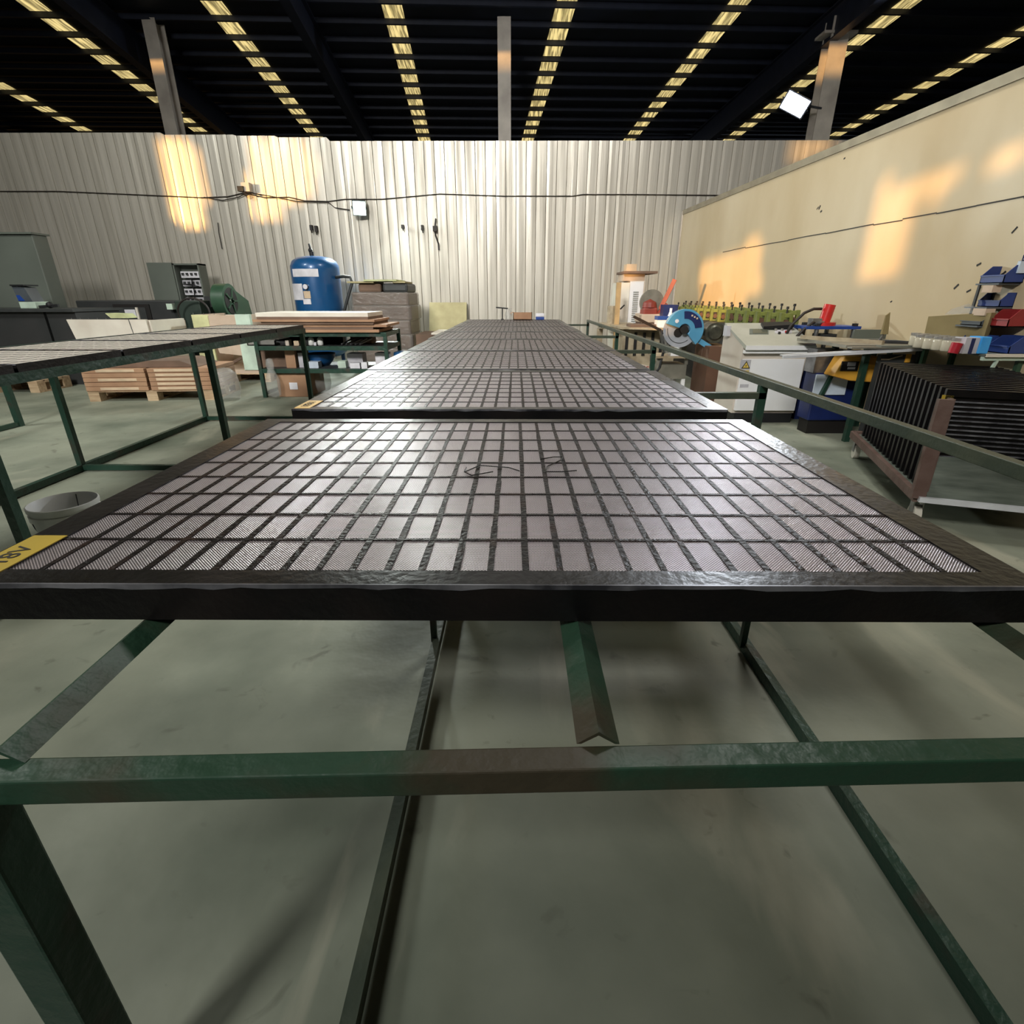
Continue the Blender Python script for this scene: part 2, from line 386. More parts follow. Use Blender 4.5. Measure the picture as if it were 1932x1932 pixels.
for px, w0 in ((323, .24), (952, .24), (1551, .32)):
    x = at(px, 250, 12.0).x; zt = 5.55
    m = MB(); m.box(x-w0/2, x+w0/2, 12.0, 12.02, 0, zt); m.box(x-w0/2, x+w0/2, 12.28, 12.3, 0, zt); m.box(x-.01, x+.01, 12.02, 12.28, 0, zt)
    if px == 1551:
        m.box(x-.3, x+.3, 11.98, 12.32, 5.3, 5.34); m.prism([(x+.12, 12.0, 5.3), (x+.4, 12.0, 5.62), (x+.12, 12.0, 5.62)], (0, .3, 0))
    structure(m, 'steel_column', 'column_steel')
# outer walls of the hall
structure(B(-32.1, -32, -8, 20, 0, 3.2), 'wall_left', 'hall_wall')
structure(B(16, 16.1, -8, 20, 0, 5.2), 'wall_outer', 'hall_wall')
structure(B(-32, 16, 20, 20.1, 0, 4.9), 'wall_far', 'hall_wall')
# unseen rear wall, openings back-projected from the sun patches to shape the light
def inpoly(x, z, P):
    c = False; n = len(P)
    for i in range(n):
        x0, z0 = P[i]; x1, z1 = P[i-1]
        if (z0 > z) != (z1 > z) and x < (x1-x0)*(z-z0)/(z1-z0)+x0: c = not c
    return c
def rear(p):
    t = (p.y+8.0)/SV.y; q = p-SV*t; return (q.x, q.z)
def rwp(px, py):
    d = ray(px, py); t = (2.47+8.9*0.0596)/(d.x+d.y*0.0596); return Vector((0, 0, H))+d*t
holes = [[rear(at(a, b, 8.9)) for a, b in P] for P in (
    ((298, 270), (340, 262), (372, 285), (385, 360), (378, 430), (345, 425), (325, 380)),
    ((470, 268), (575, 268), (592, 300), (590, 360), (560, 380), (480, 375)), ((480, 375), (530, 375), (540, 415), (490, 415)),
    ((1500, 262), (1580, 262), (1560, 290), (1490, 310)))]
holes += [[rear(rwp(a, b)) for a, b in P] for P in (
    ((1322, 500), (1436, 448), (1436, 545), (1405, 560), (1400, 620), (1318, 620)),
    ((1652, 352), (1700, 338), (1728, 350), (1722, 430), (1690, 525), (1618, 535), (1632, 440)),
    ((1742, 335), (1815, 295), (1812, 340), (1760, 390)), ((1850, 292), (1925, 262), (1932, 300), (1870, 322)))]
holes += [[rear(at(a, b, 7.5)) for a, b in ((1168, 498), (1202, 498), (1202, 516), (1180, 520), (1178, 535), (1168, 535))]]
for px, zz in ((323, 4.85), (952, 4.8), (1551, 4.75)):
    x = at(px, 250, 12).x
    holes.append([rear(Vector((x-.5, 12, zz))), rear(Vector((x+.3, 12, zz))), rear(Vector((x+.3, 12, 6.2))), rear(Vector((x-.5, 12, 6.2)))])
m = MB(); c = 0.1; X0 = -33.0; nx, nz = int(50/c), int(8.4/c); vid = {}
def gv(i, j):
    if (i, j) not in vid: vid[(i, j)] = len(m.v); m.v.append(Vector((X0+i*c, -8.0, j*c)))
    return vid[(i, j)]
for j in range(nz):
    row = [any(inpoly(X0+(i+.5)*c, (j+.5)*c, P) for P in holes) for i in range(nx)]
    i = 0
    while i < nx:
        if row[i]: i += 1; continue
        i2 = i
        while i2 < nx and not row[i2]: i2 += 1
        m.f.append((gv(i, j), gv(i2, j), gv(i2, j+1), gv(i, j+1))); m.mi.append(0); i = i2
structure(m, 'wall_rear', 'hall_wall')

# ================================================================ MAIN STEEL TABLE
ZT = H-0.371       # underside of the screen panels
T = thing('work_table', 'long welded green steel frame table under the row of black screen panels', 'table', (0.3, 3.5, 0))
def sqtube(m, p, q, w=0.027): return m.bar(p, q, w, w)
def angle_bar(x, y0, y1):
    m = MB(); w = 0.02; zb = ZT-.0155; t = .003
    m.prism([(x-w, y0, zb), (x, y0, ZT-.001), (x+w, y0, zb), (x+w-t*1.4, y0, zb), (x, y0, ZT-.001-t*1.4), (x-w+t*1.4, y0, zb)], (0, y1-y0, 0)); return m
for n, (x, y0) in enumerate(((-0.458, 0.346), (0.078, 0.3705), (0.604, 0.390))):
    angle_bar(x, y0, 8.3).build('angle_bar', 'worn_green_steel', T)
zr = ZT-.0155
m = MB(); m.bar((-.75, .329, zr-.0145), (1.25, .394, zr-.0145), 0.027, 0.028)
m.build('front_rail', 'worn_green_steel', T, bevel=0.002)
m = MB(); m.bar((1.066, .2, ZT+.03), (1.066, 8.25, ZT+.03), .03, .032)
m.build('side_rail', 'dull_green_steel', T, bevel=0.002)
for y in (2.3, 4.22, 5.8, 8.2):
    m = MB(); m.bar((-.47, y, zr-.013), (1.08, y, zr-.013), 0.03, 0.026); m.build('crossbar', 'dull_green_steel', T)
    m = MB(); m.bar((1.066, y, 0), (1.066, y, ZT+.014), 0.033, 0.03); m.build('leg', 'green_steel', T)
    m = MB(); m.bar((-.4, y, 0.0), (-.4, y, zr-.026), 0.03, 0.03); m.build('leg', 'green_steel', T)
m = MB(); m.bar((-.478, .325, 0), (-.478, .325, zr-.0285), .045, .04); m.build('leg', 'green_steel', T, bevel=0.003)
m = MB(); m.bar((1.12, .378, 0), (1.12, .378, zr-.0285), .045, .04); m.build('leg', 'green_steel', T)
m = MB(); m.bar((-.222, -.5, .035), (-.226, 7.6, .035), .022, .03); m.build('floor_runner', 'dull_green_steel', T)
m = MB(); m.bar((.672, -.5, .018), (.640, 7.6, .018), .022, .034); m.build('floor_runner', 'green_steel', T)
for y in (1.25, 3.3, 5.3):
    m = MB(); m.bar((-.23, y, .02), (-.23, y, zr), .016, .016); m.build('leg', 'green_steel', T)
    m = MB(); m.bar((.652, y, .02), (.652, y, zr), .016, .016); m.build('leg', 'green_steel', T)

# ================================================================ SCREEN PANELS
def panel(name, label, x0, x1, y0, y1, zb, nc, nr, mx, my, group, th=.0505, tagtxt=None, tagm='yellow_tag', fine=False):
    P = thing(name, label, 'screen panel', ((x0+x1)/2, (y0+y1)/2, zb), 0, group)
    z1 = zb+th; m = MB()
    a, b, c, d = x0, x1, y0, y1; i0, i1, j0, j1 = x0+mx, x1-mx, y0+my, y1-my
    m.box(a, b, c, j0, zb, z1).box(a, b, j1, d, zb, z1).box(a, i0, j0, j1, zb, z1).box(i1, b, j0, j1, zb, z1)
    m.build('frame', 'black_frame', P)
    B(i0, i1, j0, j1, zb+.006, z1-.0025).build('wire_cloth', 'pale_wire_mesh' if fine else 'wire_mesh', P)
    m = MB(); W = i1-i0; L = j1-j0
    for k in range(1, nc):
        x = i0+W*k/nc; ww = .0011 if fine else .0034
        pts = [(x+random.uniform(-.0006, .0006), j0+L*t/12) for t in range(13)]
        for (xa, ya), (xb, yb) in zip(pts, pts[1:]):
            m.bar((xa, ya, z1-.0026), (xb, yb+.0005, z1-.0026), ww*2.5*random.uniform(.85, 1.1), .0012 if fine else .0024)
    for k in range(1, nr):
        y = j0+L*k/nr; m.bar((i0, y, z1-.0025), (i1, y, z1-.0025), .0025 if fine else .0062, .0012 if fine else .0026)
    m.build('support_grid', 'grid_steel', P)
    m = MB(); n = 40 if th > .04 else 1; hs = [random.uniform(.0035, .0075) for _ in range(n+1)]
    for k in range(n):
        xa = a+.002+(b-a-.004)*k/n; xb = a+.002+(b-a-.004)*(k+1)/n
        m.prism([(xa, c-.0012, z1-hs[k]), (xb, c-.0012, z1-hs[k+1]), (xb, c-.0012, z1+.0006), (xa, c-.0012, z1+.0006)], (0, .0024, 0))
    m.build('edge_strip', 'bare_edge', P)
    if tagtxt:
        g = B(x0+.004, x0+.052, y0+.012, y0+.135, z1, z1+.0012).build('label_plate', tagm, P)
        text('label_text', tagtxt, 'ink', g, (x0+.028, y0+.072, z1+.0013), (0, 1, 0), (-1, 0, 0), .034)
    return P
ys = [(.5475, 1.462)]
y = 1.60
while y < 8.0: ys.append((y, y+.9)); y += .943
xo = [0, .012, .0, .005, -.01, .004, 0, 0.006]
words = ['nearest the camera, with scribbled marks', 'second from the camera, pale corner tag',
         'third from the camera', 'fourth from the camera', 'fifth from the camera', 'sixth from the camera', 'seventh from the camera', 'farthest from the camera']
for n, (y0, y1) in enumerate(ys[:8]):
    P = panel('shaker_screen', 'black framed wire screen in the middle row, '+words[n], -.697+xo[n], .636+xo[n], y0, y1, ZT, 28, 9, .05, .036,
          'screen panels on the long middle table', tagtxt=['18V', '18581'][n] if n < 2 else None, tagm=['yellow_tag', 'pale_tag'][min(n, 1)])
    if n == 0:
        z = ZT+.0512
        for pts in ([(878, 890), (905, 878), (960, 882), (985, 890)], [(1020, 866), (1045, 862), (1062, 862), (1058, 868), (1032, 880), (1030, 890), (1060, 890), (1095, 887)], [(880, 882), (876, 890), (890, 897), (940, 888)]):
            q = []
            for i in range(len(pts)-1):
                for t in range(5): q.append(onz(pts[i][0]+(pts[i+1][0]-pts[i][0])*t/5, pts[i][1]+(pts[i+1][1]-pts[i][1])*t/5, z))
            MB().tube(q, .0012, 5).build('marker_stroke', 'ink', P)

# ================================================================ LEFT TABLE
LT = thing('work_table', 'low green steel table at left holding small grey screen panels', 'table', (-2.1, 2.3, 0))
xr, xl, zt = -1.645, -2.53, H-.262
for x in (xr, xl):
    MB().bar((x, .2, zt+.012), (x, 4.3, zt+.012), .026, .034).build('side_rail', 'green_steel', LT)
for y in (1.58, 2.92, 4.25):
    MB().bar((xl, y, zt-.01), (xr, y, zt-.01), .022, .022).build('crossbar', 'green_steel', LT)
    MB().bar((xl, y, .024), (xr, y, .024), .026, .03).build('crossbar', 'green_steel', LT)
    for x in (xr, xl): MB().bar((x, y, 0), (x, y, zt-.004), .03, .03).build('leg', 'green_steel', LT)
MB().bar((xl, .2, .024), (xl, 4.25, .024), .03, .034).build('floor_runner', 'green_steel', LT)
MB().bar((xr, .2, .024), (xr, 4.25, .024), .03, .034).build('floor_runner', 'green_steel', LT)
yy = .75
lw = ['nearest the camera', 'second from the camera', 'third from the camera', 'fourth from the camera', 'fifth from the camera', 'sixth from the camera', 'at the far end']
for n in range(7):
    panel('shaker_screen', 'small grey wire screen on the left table, '+lw[n], -2.24, -1.632, yy, yy+.49, zt+.029, 10, 6, .008, .007,
          'small screen panels on the left table', th=.026, fine=True)
    yy += .505
FL = thing('metal_stand', 'green steel stand leg and floor bar at the far left behind the left table', 'stand', (-3.95, 3.6, 0))
MB().bar((-3.9, 4.06, 0), (-3.9, 4.06, .62), .04, .04).build('leg', 'green_steel', FL)
MB().bar((-3.9, 3.0, .02), (-3.9, 4.06, .02), .03, .03).build('floor_bar', 'green_steel', FL)
MB().bar((-3.9, 3.0, .62), (-3.9, 4.1, .62), .04, .04).build('top_bar', 'green_steel', FL)
MB().bar((-3.9, 3.0, 0), (-3.9, 3.0, .6), .04, .04).build('leg', 'green_steel', FL)

# bucket
bk = thing('plastic_bucket', 'empty white plastic bucket on the floor left of the near panel', 'bucket', (-1.73, 1.86, 0))
MB().lathe([(.0, .002), (.085, .002), (.088, .006), (.104, .17), (.112, .172), (.112, .192), (.106, .194), (.106, .206), (.113, .207), (.113, .222), (.109, .224), (.106, .22), (.1, .17), (.083, .012), (.0, .010)], (-1.73, 1.86, 0), 36).build('tub', 'bucket_white', bk, smooth=True)
h = MB(); h.tube([(-1.73+.118*math.cos(a), 1.86-.03-.02*math.sin(a), .17-.10*math.sin(a)) for a in [math.pi*t/14 for t in range(15)]], .0022, 5); h.build('handle', 'dark_grey', bk)
MB().bar((-1.76, 1.955, .15), (-1.76, 1.963, .215), .003, .006).build('scratch', 'ink', bk)

# ================================================================ LEFT BACKGROUND
def simple(mb, name, label, cat, m, group=None, **k): return tag(mb.build(name, m, **k), label, cat, group)
# big grey housing and bench
g = thing('machine_housing', 'tall grey sheet metal machine housing at the far left by the corrugated wall', 'machine', (-7.0, 7.3, 0))
b = fb(-190, 84, 442, 600, 7.0, .9)
B(b[0], b[1], 7.0, 7.22, 0, b[5]).build('body', 'machine_grey', g, bevel=.01)
B(b[0]-.02, b[1]+.02, 6.97, 7.24, b[5], b[5]+.02).build('top_cap', 'machine_grey', g)
b = fb(-200, 143, 583, 655, 6.1, .8)
t = thing('steel_bench', 'dark steel bench in front of the tall grey machine housing', 'bench', (-5.8, 6.4, 0))
B(b[0], b[1]-.35, 6.15, 6.85, 0, b[5]-.03).build('body', 'machine_dark', t)
B(b[1]-.32, b[1], 6.15, 6.85, 0, b[5]-.03).build('side_cabinet', 'machine_dark', t)
B(b[0], b[1]+.02, 6.1, 6.9, b[5]-.03, b[5]).build('worktop', 'dark_grey', t)
zb = b[5]
b = fb(30, 64, 548, 583, 6.4, .2); x0, x1 = b[0], b[1]
t = thing('bench_scale', 'small pale green and blue tilted instrument on the dark steel bench', 'instrument', ((x0+x1)/2, 6.5, zb))
B(x0+.02, x1, 6.4, 6.6, zb, zb+.07).build('base', 'mint', t, bevel=.005)
MB().prism([(x0+.03, 6.4, zb+.07), (x1-.02, 6.4, zb+.07), (x1-.07, 6.4, zb+.22), (x0, 6.4, zb+.24)], (0, .16, 0)).build('housing', 'bin_grey', t)
MB().prism([(x0+.03, 6.396, zb+.08), (x0+.1, 6.396, zb+.08), (x0+.06, 6.396, zb+.14), (x0+.02, 6.396, zb+.14)], (0, .004, 0)).build('blue_panel', 'press_blue', t)
B(x0+.0, x1-.05, 6.38, 6.58, zb+.235, zb+.25).build('lid', 'black_rubber', t)
p = at(95, 580, 6.45)
m = MB(); m.ball((p.x, 6.45, zb+.035), .035); m.bar((p.x-.12, 6.45, zb+.015), (p.x+.1, 6.45, zb+.03), .03, .03)
simple(m, 'hand_tool', 'small black hand tool lying on the dark steel bench', 'tool', 'black_rubber')
# shearing machine
b = fb(152, 352, 567, 640, 7.3, .7)
t = thing('shearing_machine', 'long low dark grey shearing machine in front of the corrugated wall', 'machine', ((b[0]+b[1])/2, 7.5, 0))
B(b[0], b[1], 7.3, 8.1, 0, b[5]).build('body', 'machine_dark', t, bevel=.012)
c = fb(216, 284, 574, 602, 7.29, .02); B(c[0], c[1], 7.285, 7.3, c[4], c[5]).build('window_frame', 'ink', t)
c = fb(224, 276, 580, 602, 7.28, .02); B(c[0], c[1], 7.278, 7.29, c[4], c[5]).build('window_glass', 'dark_grey', t)
c = fb(236, 256, 584, 597, 7.27, .01); B(c[0], c[1], 7.27, 7.28, c[4], c[5]).build('label_sheet', 'paper', t)
c = fb(257, 261, 580, 602, 7.26, .01); B(c[0], c[1], 7.26, 7.28, c[4], c[5]).build('upright', 'cream', t)
b2 = fb(340, 383, 567, 640, 7.2, .7)
B(b[1]-.05, b2[1], 7.2, 8.0, 0, b2[5]).build('end_housing', 'dark_green', t, bevel=.01)
c = fb(314, 325, 573, 584, 7.19, .02); B(c[0], c[1], 7.19, 7.3, c[4], c[5]).build('switch_plate', 'mint', t)
# open electrical cabinet
b = fb(336, 384, 497, 600, 8.2, .45)
t = thing('electrical_cabinet', 'open grey electrical cabinet full of white components near the green press', 'cabinet', ((b[0]+b[1])/2, 8.4, 0))
x0, x1, z1 = b[0], b[1], b[5]; zlo = .42
m = MB(); m.box(x0, x1, 8.36, 8.4, zlo, z1); m.box(x0, x0+.02, 8.2, 8.36, zlo, z1); m.box(x1-.02, x1, 8.2, 8.36, zlo, z1); m.box(x0, x1, 8.2, 8.4, z1-.02, z1); m.box(x0, x1, 8.2, 8.4, zlo, zlo+.02)
m.box(x0+.03, x1-.03, 8.22, 8.38, 0, zlo)
m.build('body', 'machine_grey', t)
B(x0-.36, x0-.005, 8.19, 8.215, zlo, z1+.01).build('door', 'machine_grey', t)
for r in range(6):
    zz = z1-.1-r*.115
    B(x0+.05, x1-.04, 8.27, 8.33, zz-.085, zz).build('component_row', 'label_bg' if r % 2 else 'paper', t)
    m = MB()
    for q in range(5): m.box(x0+.07+q*.062, x0+.10+q*.062, 8.25, 8.27, zz-.05, zz-.02)
    m.build('breaker', 'dark_grey', t)
MB().tube([(x0+.2, 8.235, z1-.2+.0*k-k*.08) if k % 2 else (x0+.22, 8.23, z1-.2-k*.08) for k in range(7)], .008, 5).build('wiring', 'black_rubber', t)
MB().tube([(x0+.25-.09*k, 8.23, z1-.28+.0+.012*math.sin(k)) for k in range(3)]+[(x0+.3, 8.23, z1-.3)], .006, 5).build('wiring', 'black_rubber', t)
# flywheel press
p = at(432, 568, 7.55)
t = thing('flywheel_press', 'green press with a round flywheel guard beside the open electrical cabinet', 'machine', (p.x, 7.7, 0))
m = MB(); m.cyl((p.x-.13, 7.55, p.z), (p.x+.03, 7.55, p.z), .215, .215, 30); m.build('flywheel_guard', 'machine_green', t, smooth=True)
m = MB(); c0 = Vector((p.x+.03, 7.55, p.z)); d = Vector((1, 0, 0))
m.cyl(c0, c0+d*.006, .17, .165, 26); m.build('hub_opening', 'ink', t)
m = MB(); m.cyl(c0+d*.006, c0+d*.02, .05, .045, 16)
for k in range(5):
    a = k*1.257; m.bar(c0+d*.01, c0+d*.01+Vector((0, .155*math.cos(a), .155*math.sin(a))), .02, .02)
m.build('spoke', 'machine_green', t)
m = MB(); m.prism([(p.x-.1, 7.6, p.z+.2), (p.x-.1, 8.1, p.z+.0), (p.x-.1, 8.15, p.z-.2), (p.x-.1, 7.6, p.z-.2)], (.1, 0, 0)); m.build('belt_cover', 'machine_green', t)
m = MB(); m.box(p.x-.3, p.x-.1, 7.5, 7.9, p.z-.1, p.z+.06); m.cyl((p.x-.22, 7.45, p.z-.03), (p.x-.22, 7.5, p.z-.03), .05); m.build('head', 'machine_dark', t)
m = MB(); m.box(p.x-.12, p.x+.22, 7.55, 8.0, 0, p.z-.2); m.build('body', 'dark_green', t)
pts = [at(345, 570, 7.1), at(350, 600, 7.1), at(338, 620, 7.1)]
m = MB(); cc = at(366, 590, 7.05); 
m.tube([cc+Vector((.2*math.cos(a), 0, .17*math.sin(a))) for a in [math.pi*(1.15-1.3*k/16) for k in range(17)]]+[Vector((cc.x+.24, 7.05, .3)), Vector((cc.x+.25, 7.05, .01))], .012, 6)
m.tube([Vector((cc.x-.18, 7.05, cc.z-.06)), Vector((cc.x-.2, 7.05, .25)), Vector((cc.x-.22, 7.05, .01))], .012, 6)
simple(m, 'hose_loop', 'dark hose arching up in front of the green press', 'hose', 'cable')

# crates with cream foam boards
def crate1():
    b = fb(138, 278, 603, 640, 5.75, .5); x0, x1, z1 = b[0], b[1], b[5]
    t = thing('packing_crate', 'open packing crate with cream boards behind the cardboard stack', 'crate', ((x0+x1)/2, 6, 0))
    MB().prism([(x0-.05, 5.76, z1), (x1, 5.76, z1+.0), (x1+.02, 5.76, .12), (x0+.08, 5.76, .12)], (0, .03, 0)).build('front_board', 'cream', t)
    MB().bar((x0+.8*(x1-x0)-.02, 5.757, z1), (x0+.8*(x1-x0)+.02, 5.757, .3), .006, .004).build('seam', 'steel', t)
    B(x1-.02, x1+.02, 5.8, 6.4, .12, z1-.01).build('side_board', 'cream', t)
    B(x0+.02, x0+.05, 5.8, 6.4, .12, z1-.03).build('side_board', 'cream', t)
    B(x0+.04, x1+.01, 6.4, 6.43, .12, z1-.03).build('rear_board', 'board_tan', t)
    m = MB()
    for q in range(3): m.box(x0+.06, x1, 5.78+q*.28, 5.86+q*.28, .0, .09)
    m.box(x0+.06, x1, 5.78, 6.42, .09, .12); m.build('base', 'pallet_wood', t)
    m = MB()
    for q in range(5): m.bar((x0+.0+q*.09, 5.77, z1), (x0+.0+q*.09, 5.77, z1+.016), .004, .004)
    m.build('nails', 'steel', t)
    f = fb(206, 246, 591, 602, 5.85, .2)
    simple(MB().prism([(f[0], 5.8, z1+.06), (f[0]+.05, 5.8, z1+.012), (f[1], 5.8, z1+.012), (f[1]-.04, 5.8, z1+.055)], (0, .16, 0)), 'foam_pad', 'folded pale green foam pad on top of the open crate', 'pad', 'foam_green')
    c = fb(276, 300, 610, 640, 6.1, .2)
    t2 = thing('parts_box', 'small dark blue box with a paper label beside the open crate', 'box', ((c[0]+c[1])/2, 6.7, 0))
    c = fb(278, 300, 609, 690, 6.6, .3); B(c[0], c[1], 6.6, 6.9, 0, c[5]).build('body', 'navy', t2)
    c = fb(287, 299, 609, 626, 6.59, .3); B(c[0], c[1], 6.594, 6.6, c[4], c[5]).build('label_sheet', 'paper', t2)
crate1()
def crate2():
    D = 6.35; b = fb(372, 480, 594, 700, D, .6); x0, x1, z0, z1 = b[0], b[1], .14, b[5]
    t = thing('packing_crate', 'tall open crate of white and tan boards on a wooden pallet', 'crate', ((x0+x1)/2, D+.3, 0))
    xa = x0+(x1-x0)*.28; xb = x0+(x1-x0)*.75
    B(x0, xa, D, D+.03, z0, z1).build('corner_board', 'pale_yellow', t)
    MB().prism([(xa, D+.005, z1-.005), (xb, D+.005, z1-.005), (xb+.03, D+.005, z1-.45), (xa+.05, D+.005, z1-.42), (xa, D+.005, z1-.2)], (0, .02, 0)).build('front_board', 'board_tan', t)
    B(xb, x1, D-.01, D+.04, z0, z1+.005).build('side_board', 'mint', t)
    B(x0, x0+.03, D+.05, D+.7, z0, z1).build('side_board', 'board_tan', t)
    B(xb+.1, xb+.13, D+.05, D+.7, z0, z1).build('side_board', 'board_tan', t)
    B(x0, x1, D+.7, D+.73, z0, z1-.02).build('rear_board', 'cream', t)
    B(x0, x1, D, D+.72, .1, z0).build('floor_board', 'board_tan', t)
    MB().bar((xa+.02, D+.1, z0+.02), (xb+.02, D+.02, z1-.45), .02, .03).build('brace', 'cardboard_dark', t)
    m = MB()
    for q in range(6): m.bar((x0+.02+q*.12, D+.01, z1), (x0+.02+q*.12, D+.01, z1+.02), .004, .004)
    m.build('nails', 'steel', t)
    pallet('wooden pallet under the tall open crate', (x0+x1)/2, D+.37, .9, .74, 0.0, .1)
def pallet(label, cx, cy, w, d, rz, h):
    t = thing('wooden_pallet', label, 'pallet', (cx, cy, 0), rz, 'wooden pallets')
    for q in (-1, 0, 1):
        for r in (-1, 0, 1): B(q*(w/2-.05)-.05, q*(w/2-.05)+.05, r*(d/2-.05)-.05, r*(d/2-.05)+.05, .016, h-.026).build('block', 'pallet_wood', t, world=False)
    m = MB()
    for q in range(5): m.box(-w/2, w/2, -d/2+q*(d-.1)/4, -d/2+q*(d-.1)/4+.1, h-.012, h)
    m.box(-w/2, -w/2+.1, -d/2, d/2, h-.026, h-.012).box(-.05, .05, -d/2, d/2, h-.026, h-.012).box(w/2-.1, w/2, -d/2, d/2, h-.026, h-.012)
    m.build('deck_boards', 'pallet_wood', t, world=False)
    for q in (-1, 0, 1): B(q*(w/2-.05)-.05, q*(w/2-.05)+.05, -d/2, d/2, 0, .016).build('bottom_board', 'pallet_wood', t, world=False)
    return t
crate2()
# cardboard stack on pallet
pw = 1.17; rz = math.radians(5); pc = onz(288, 757, 0); pcx, pcy = pc.x-.03, pc.y+.32
pallet('wooden pallet under the flat cardboard stack below the left table', pcx, pcy, pw, .6, rz, .1)
n = 0; names = ['lowest', 'second from the bottom', 'third from the bottom', 'fourth from the bottom', 'fifth from the bottom']
for lv in range(5):
    for sd in (-1, 1):
        t = thing('cardboard_pack', 'flat cardboard pack on the left pallet, %s in the %s column' % (names[lv], 'left' if sd < 0 else 'right'), 'cardboard', (pcx, pcy, .1+lv*.042), rz+random.uniform(-.006, .006), 'flat cardboard packs on the left pallet')
        MB().box(min(sd*.012, sd*.585), max(sd*.012, sd*.585), -.31, .28, .0, .04).build('body', 'cardboard', t, world=False, bevel=.004)
        if (lv % 2 == 0) or sd > 0:
            B(min(sd*.1, sd*.43)-.02, max(sd*.1, sd*.43), -.313, -.31, .01, .034).build('label_strip', 'label_cream', t, world=False)
t = thing('cardboard_sheet', 'dark folded cardboard sheet topping the stack on the left pallet', 'cardboard', (pcx, pcy, .312), rz)
MB().prism([(-.5, -.25, .0), (.45, -.25, .0), (.3, -.25, .06), (-.3, -.25, .06)], (0, .48, 0)).build('sheet', 'cardboard_dark', t, world=False)
p = at(400, 715, 5.15)
m = MB(); m.lathe([(.001, 0), (.1, 0), (.13, .1), (.11, .25), (.06, .3), (.001, .31)], (p.x+.1, 5.2, 0), 9)
simple(m, 'plastic_bundle', 'clear crumpled plastic film bundle beside the cardboard pallet', 'plastic', 'film', smooth='all')
# second pallet far left
c = onz(45, 741, 0)
pallet('wooden pallet at the far left under the left table', c.x-.3, c.y+.22, .95, .44, 0, .12)
t = thing('cardboard_pack', 'low brown cardboard pile on the far left pallet', 'cardboard', (c.x-.3, c.y+.22, .12))
for k in range(3): B(-.45, .42, -.2, .2, k*.05, k*.05+.046).build('layer', 'cardboard_dark', t, world=False)

# blue air tank
p = at(584, 540, 7.6); zt_ = at(584, 480, 7.6).z; r = .32
t = thing('air_tank', 'tall blue air receiver tank with white labels by the corrugated wall', 'tank', (p.x, 7.75, 0))
prof = [(.001, .12), (r*.6, .14), (r*.92, .2), (r, .28), (r, zt_-.16), (r*.985, zt_-.12), (r*.9, zt_-.065), (r*.7, zt_-.025), (r*.35, zt_-.004), (.001, zt_)]
MB().lathe(prof, (p.x, 7.9, 0), 40).build('vessel', 'tank_blue', t, smooth='all')
for k in range(3):
    a = k*2.09+.5; MB().bar((p.x+.24*math.cos(a), 7.9+.24*math.sin(a), 0), (p.x+.24*math.cos(a), 7.9+.24*math.sin(a), .22), .05, .03).build('foot', 'tank_blue', t)
m = MB(); m.cyl((p.x-.02, 7.9, zt_-.01), (p.x-.02, 7.9, zt_+.05), .03); m.cyl((p.x-.02, 7.9, zt_+.05), (p.x-.04, 7.9, zt_+.15), .022, .012); m.ball((p.x-.03, 7.9, zt_+.07), .03); m.build('relief_valve', 'black_rubber', t)
def curved(px0, px1, py0, py1, m, name, par):
    cx, cy = p.x, 7.9; z1 = at(584, py0, 7.58).z; z0 = at(584, py1, 7.58).z
    a0 = math.asin(max(-.99, min(.99, (at(px0, (py0+py1)/2, 7.6).x-cx)/r))); a1 = math.asin(max(-.99, min(.99, (at(px1, (py0+py1)/2, 7.6).x-cx)/r)))
    n = 6; vs = []; fs = []
    for k in range(n+1):
        a = a0+(a1-a0)*k/n
        for rr in (r+.001, r+.005):
            for z in (z0, z1): vs.append((cx+rr*math.sin(a), cy-rr*math.cos(a), z))
    for k in range(n):
        o = k*4; fs += [(o+2, o+6, o+7, o+3), (o, o+1, o+5, o+4), (o+1, o+3, o+7, o+5), (o, o+4, o+6, o+2)]
    fs += [(0, 2, 3, 1), (n*4, n*4+1, n*4+3, n*4+2)]
    MB().add(vs, fs).build(name, m, par)
curved(549, 600, 507, 522, 'paper', 'label_sheet', t)
curved(546, 572, 535, 566, 'paper', 'label_sheet', t); curved(574, 587, 549, 563, 'label_cream', 'label_sheet', t); curved(573, 588, 564, 574, 'paper', 'label_sheet', t)
zg = at(577, 541, 7.58).z; m = MB(); m.cyl((p.x-.04, 7.55, zg), (p.x-.04, 7.59, zg), .035, n=20); m.build('gauge_body', 'steel', t)
MB().cyl((p.x-.04, 7.545, zg), (p.x-.04, 7.549, zg), .03, n=20).build('gauge_face', 'paper', t)
zz = at(625, 523, 7.75).z
MB().tube([(p.x+.3, 7.8, zz), (p.x+.42, 7.75, zz+.01), (p.x+.52, 7.72, zz), (p.x+.54, 7.72, zz-.07), (p.x+.42, 7.72, zz-.35), (p.x+.36, 7.72, zz-.5), (p.x+.34, 7.75, zz-.8)], .02, 8).build('outlet_pipe', 'dark_grey', t, smooth='all')

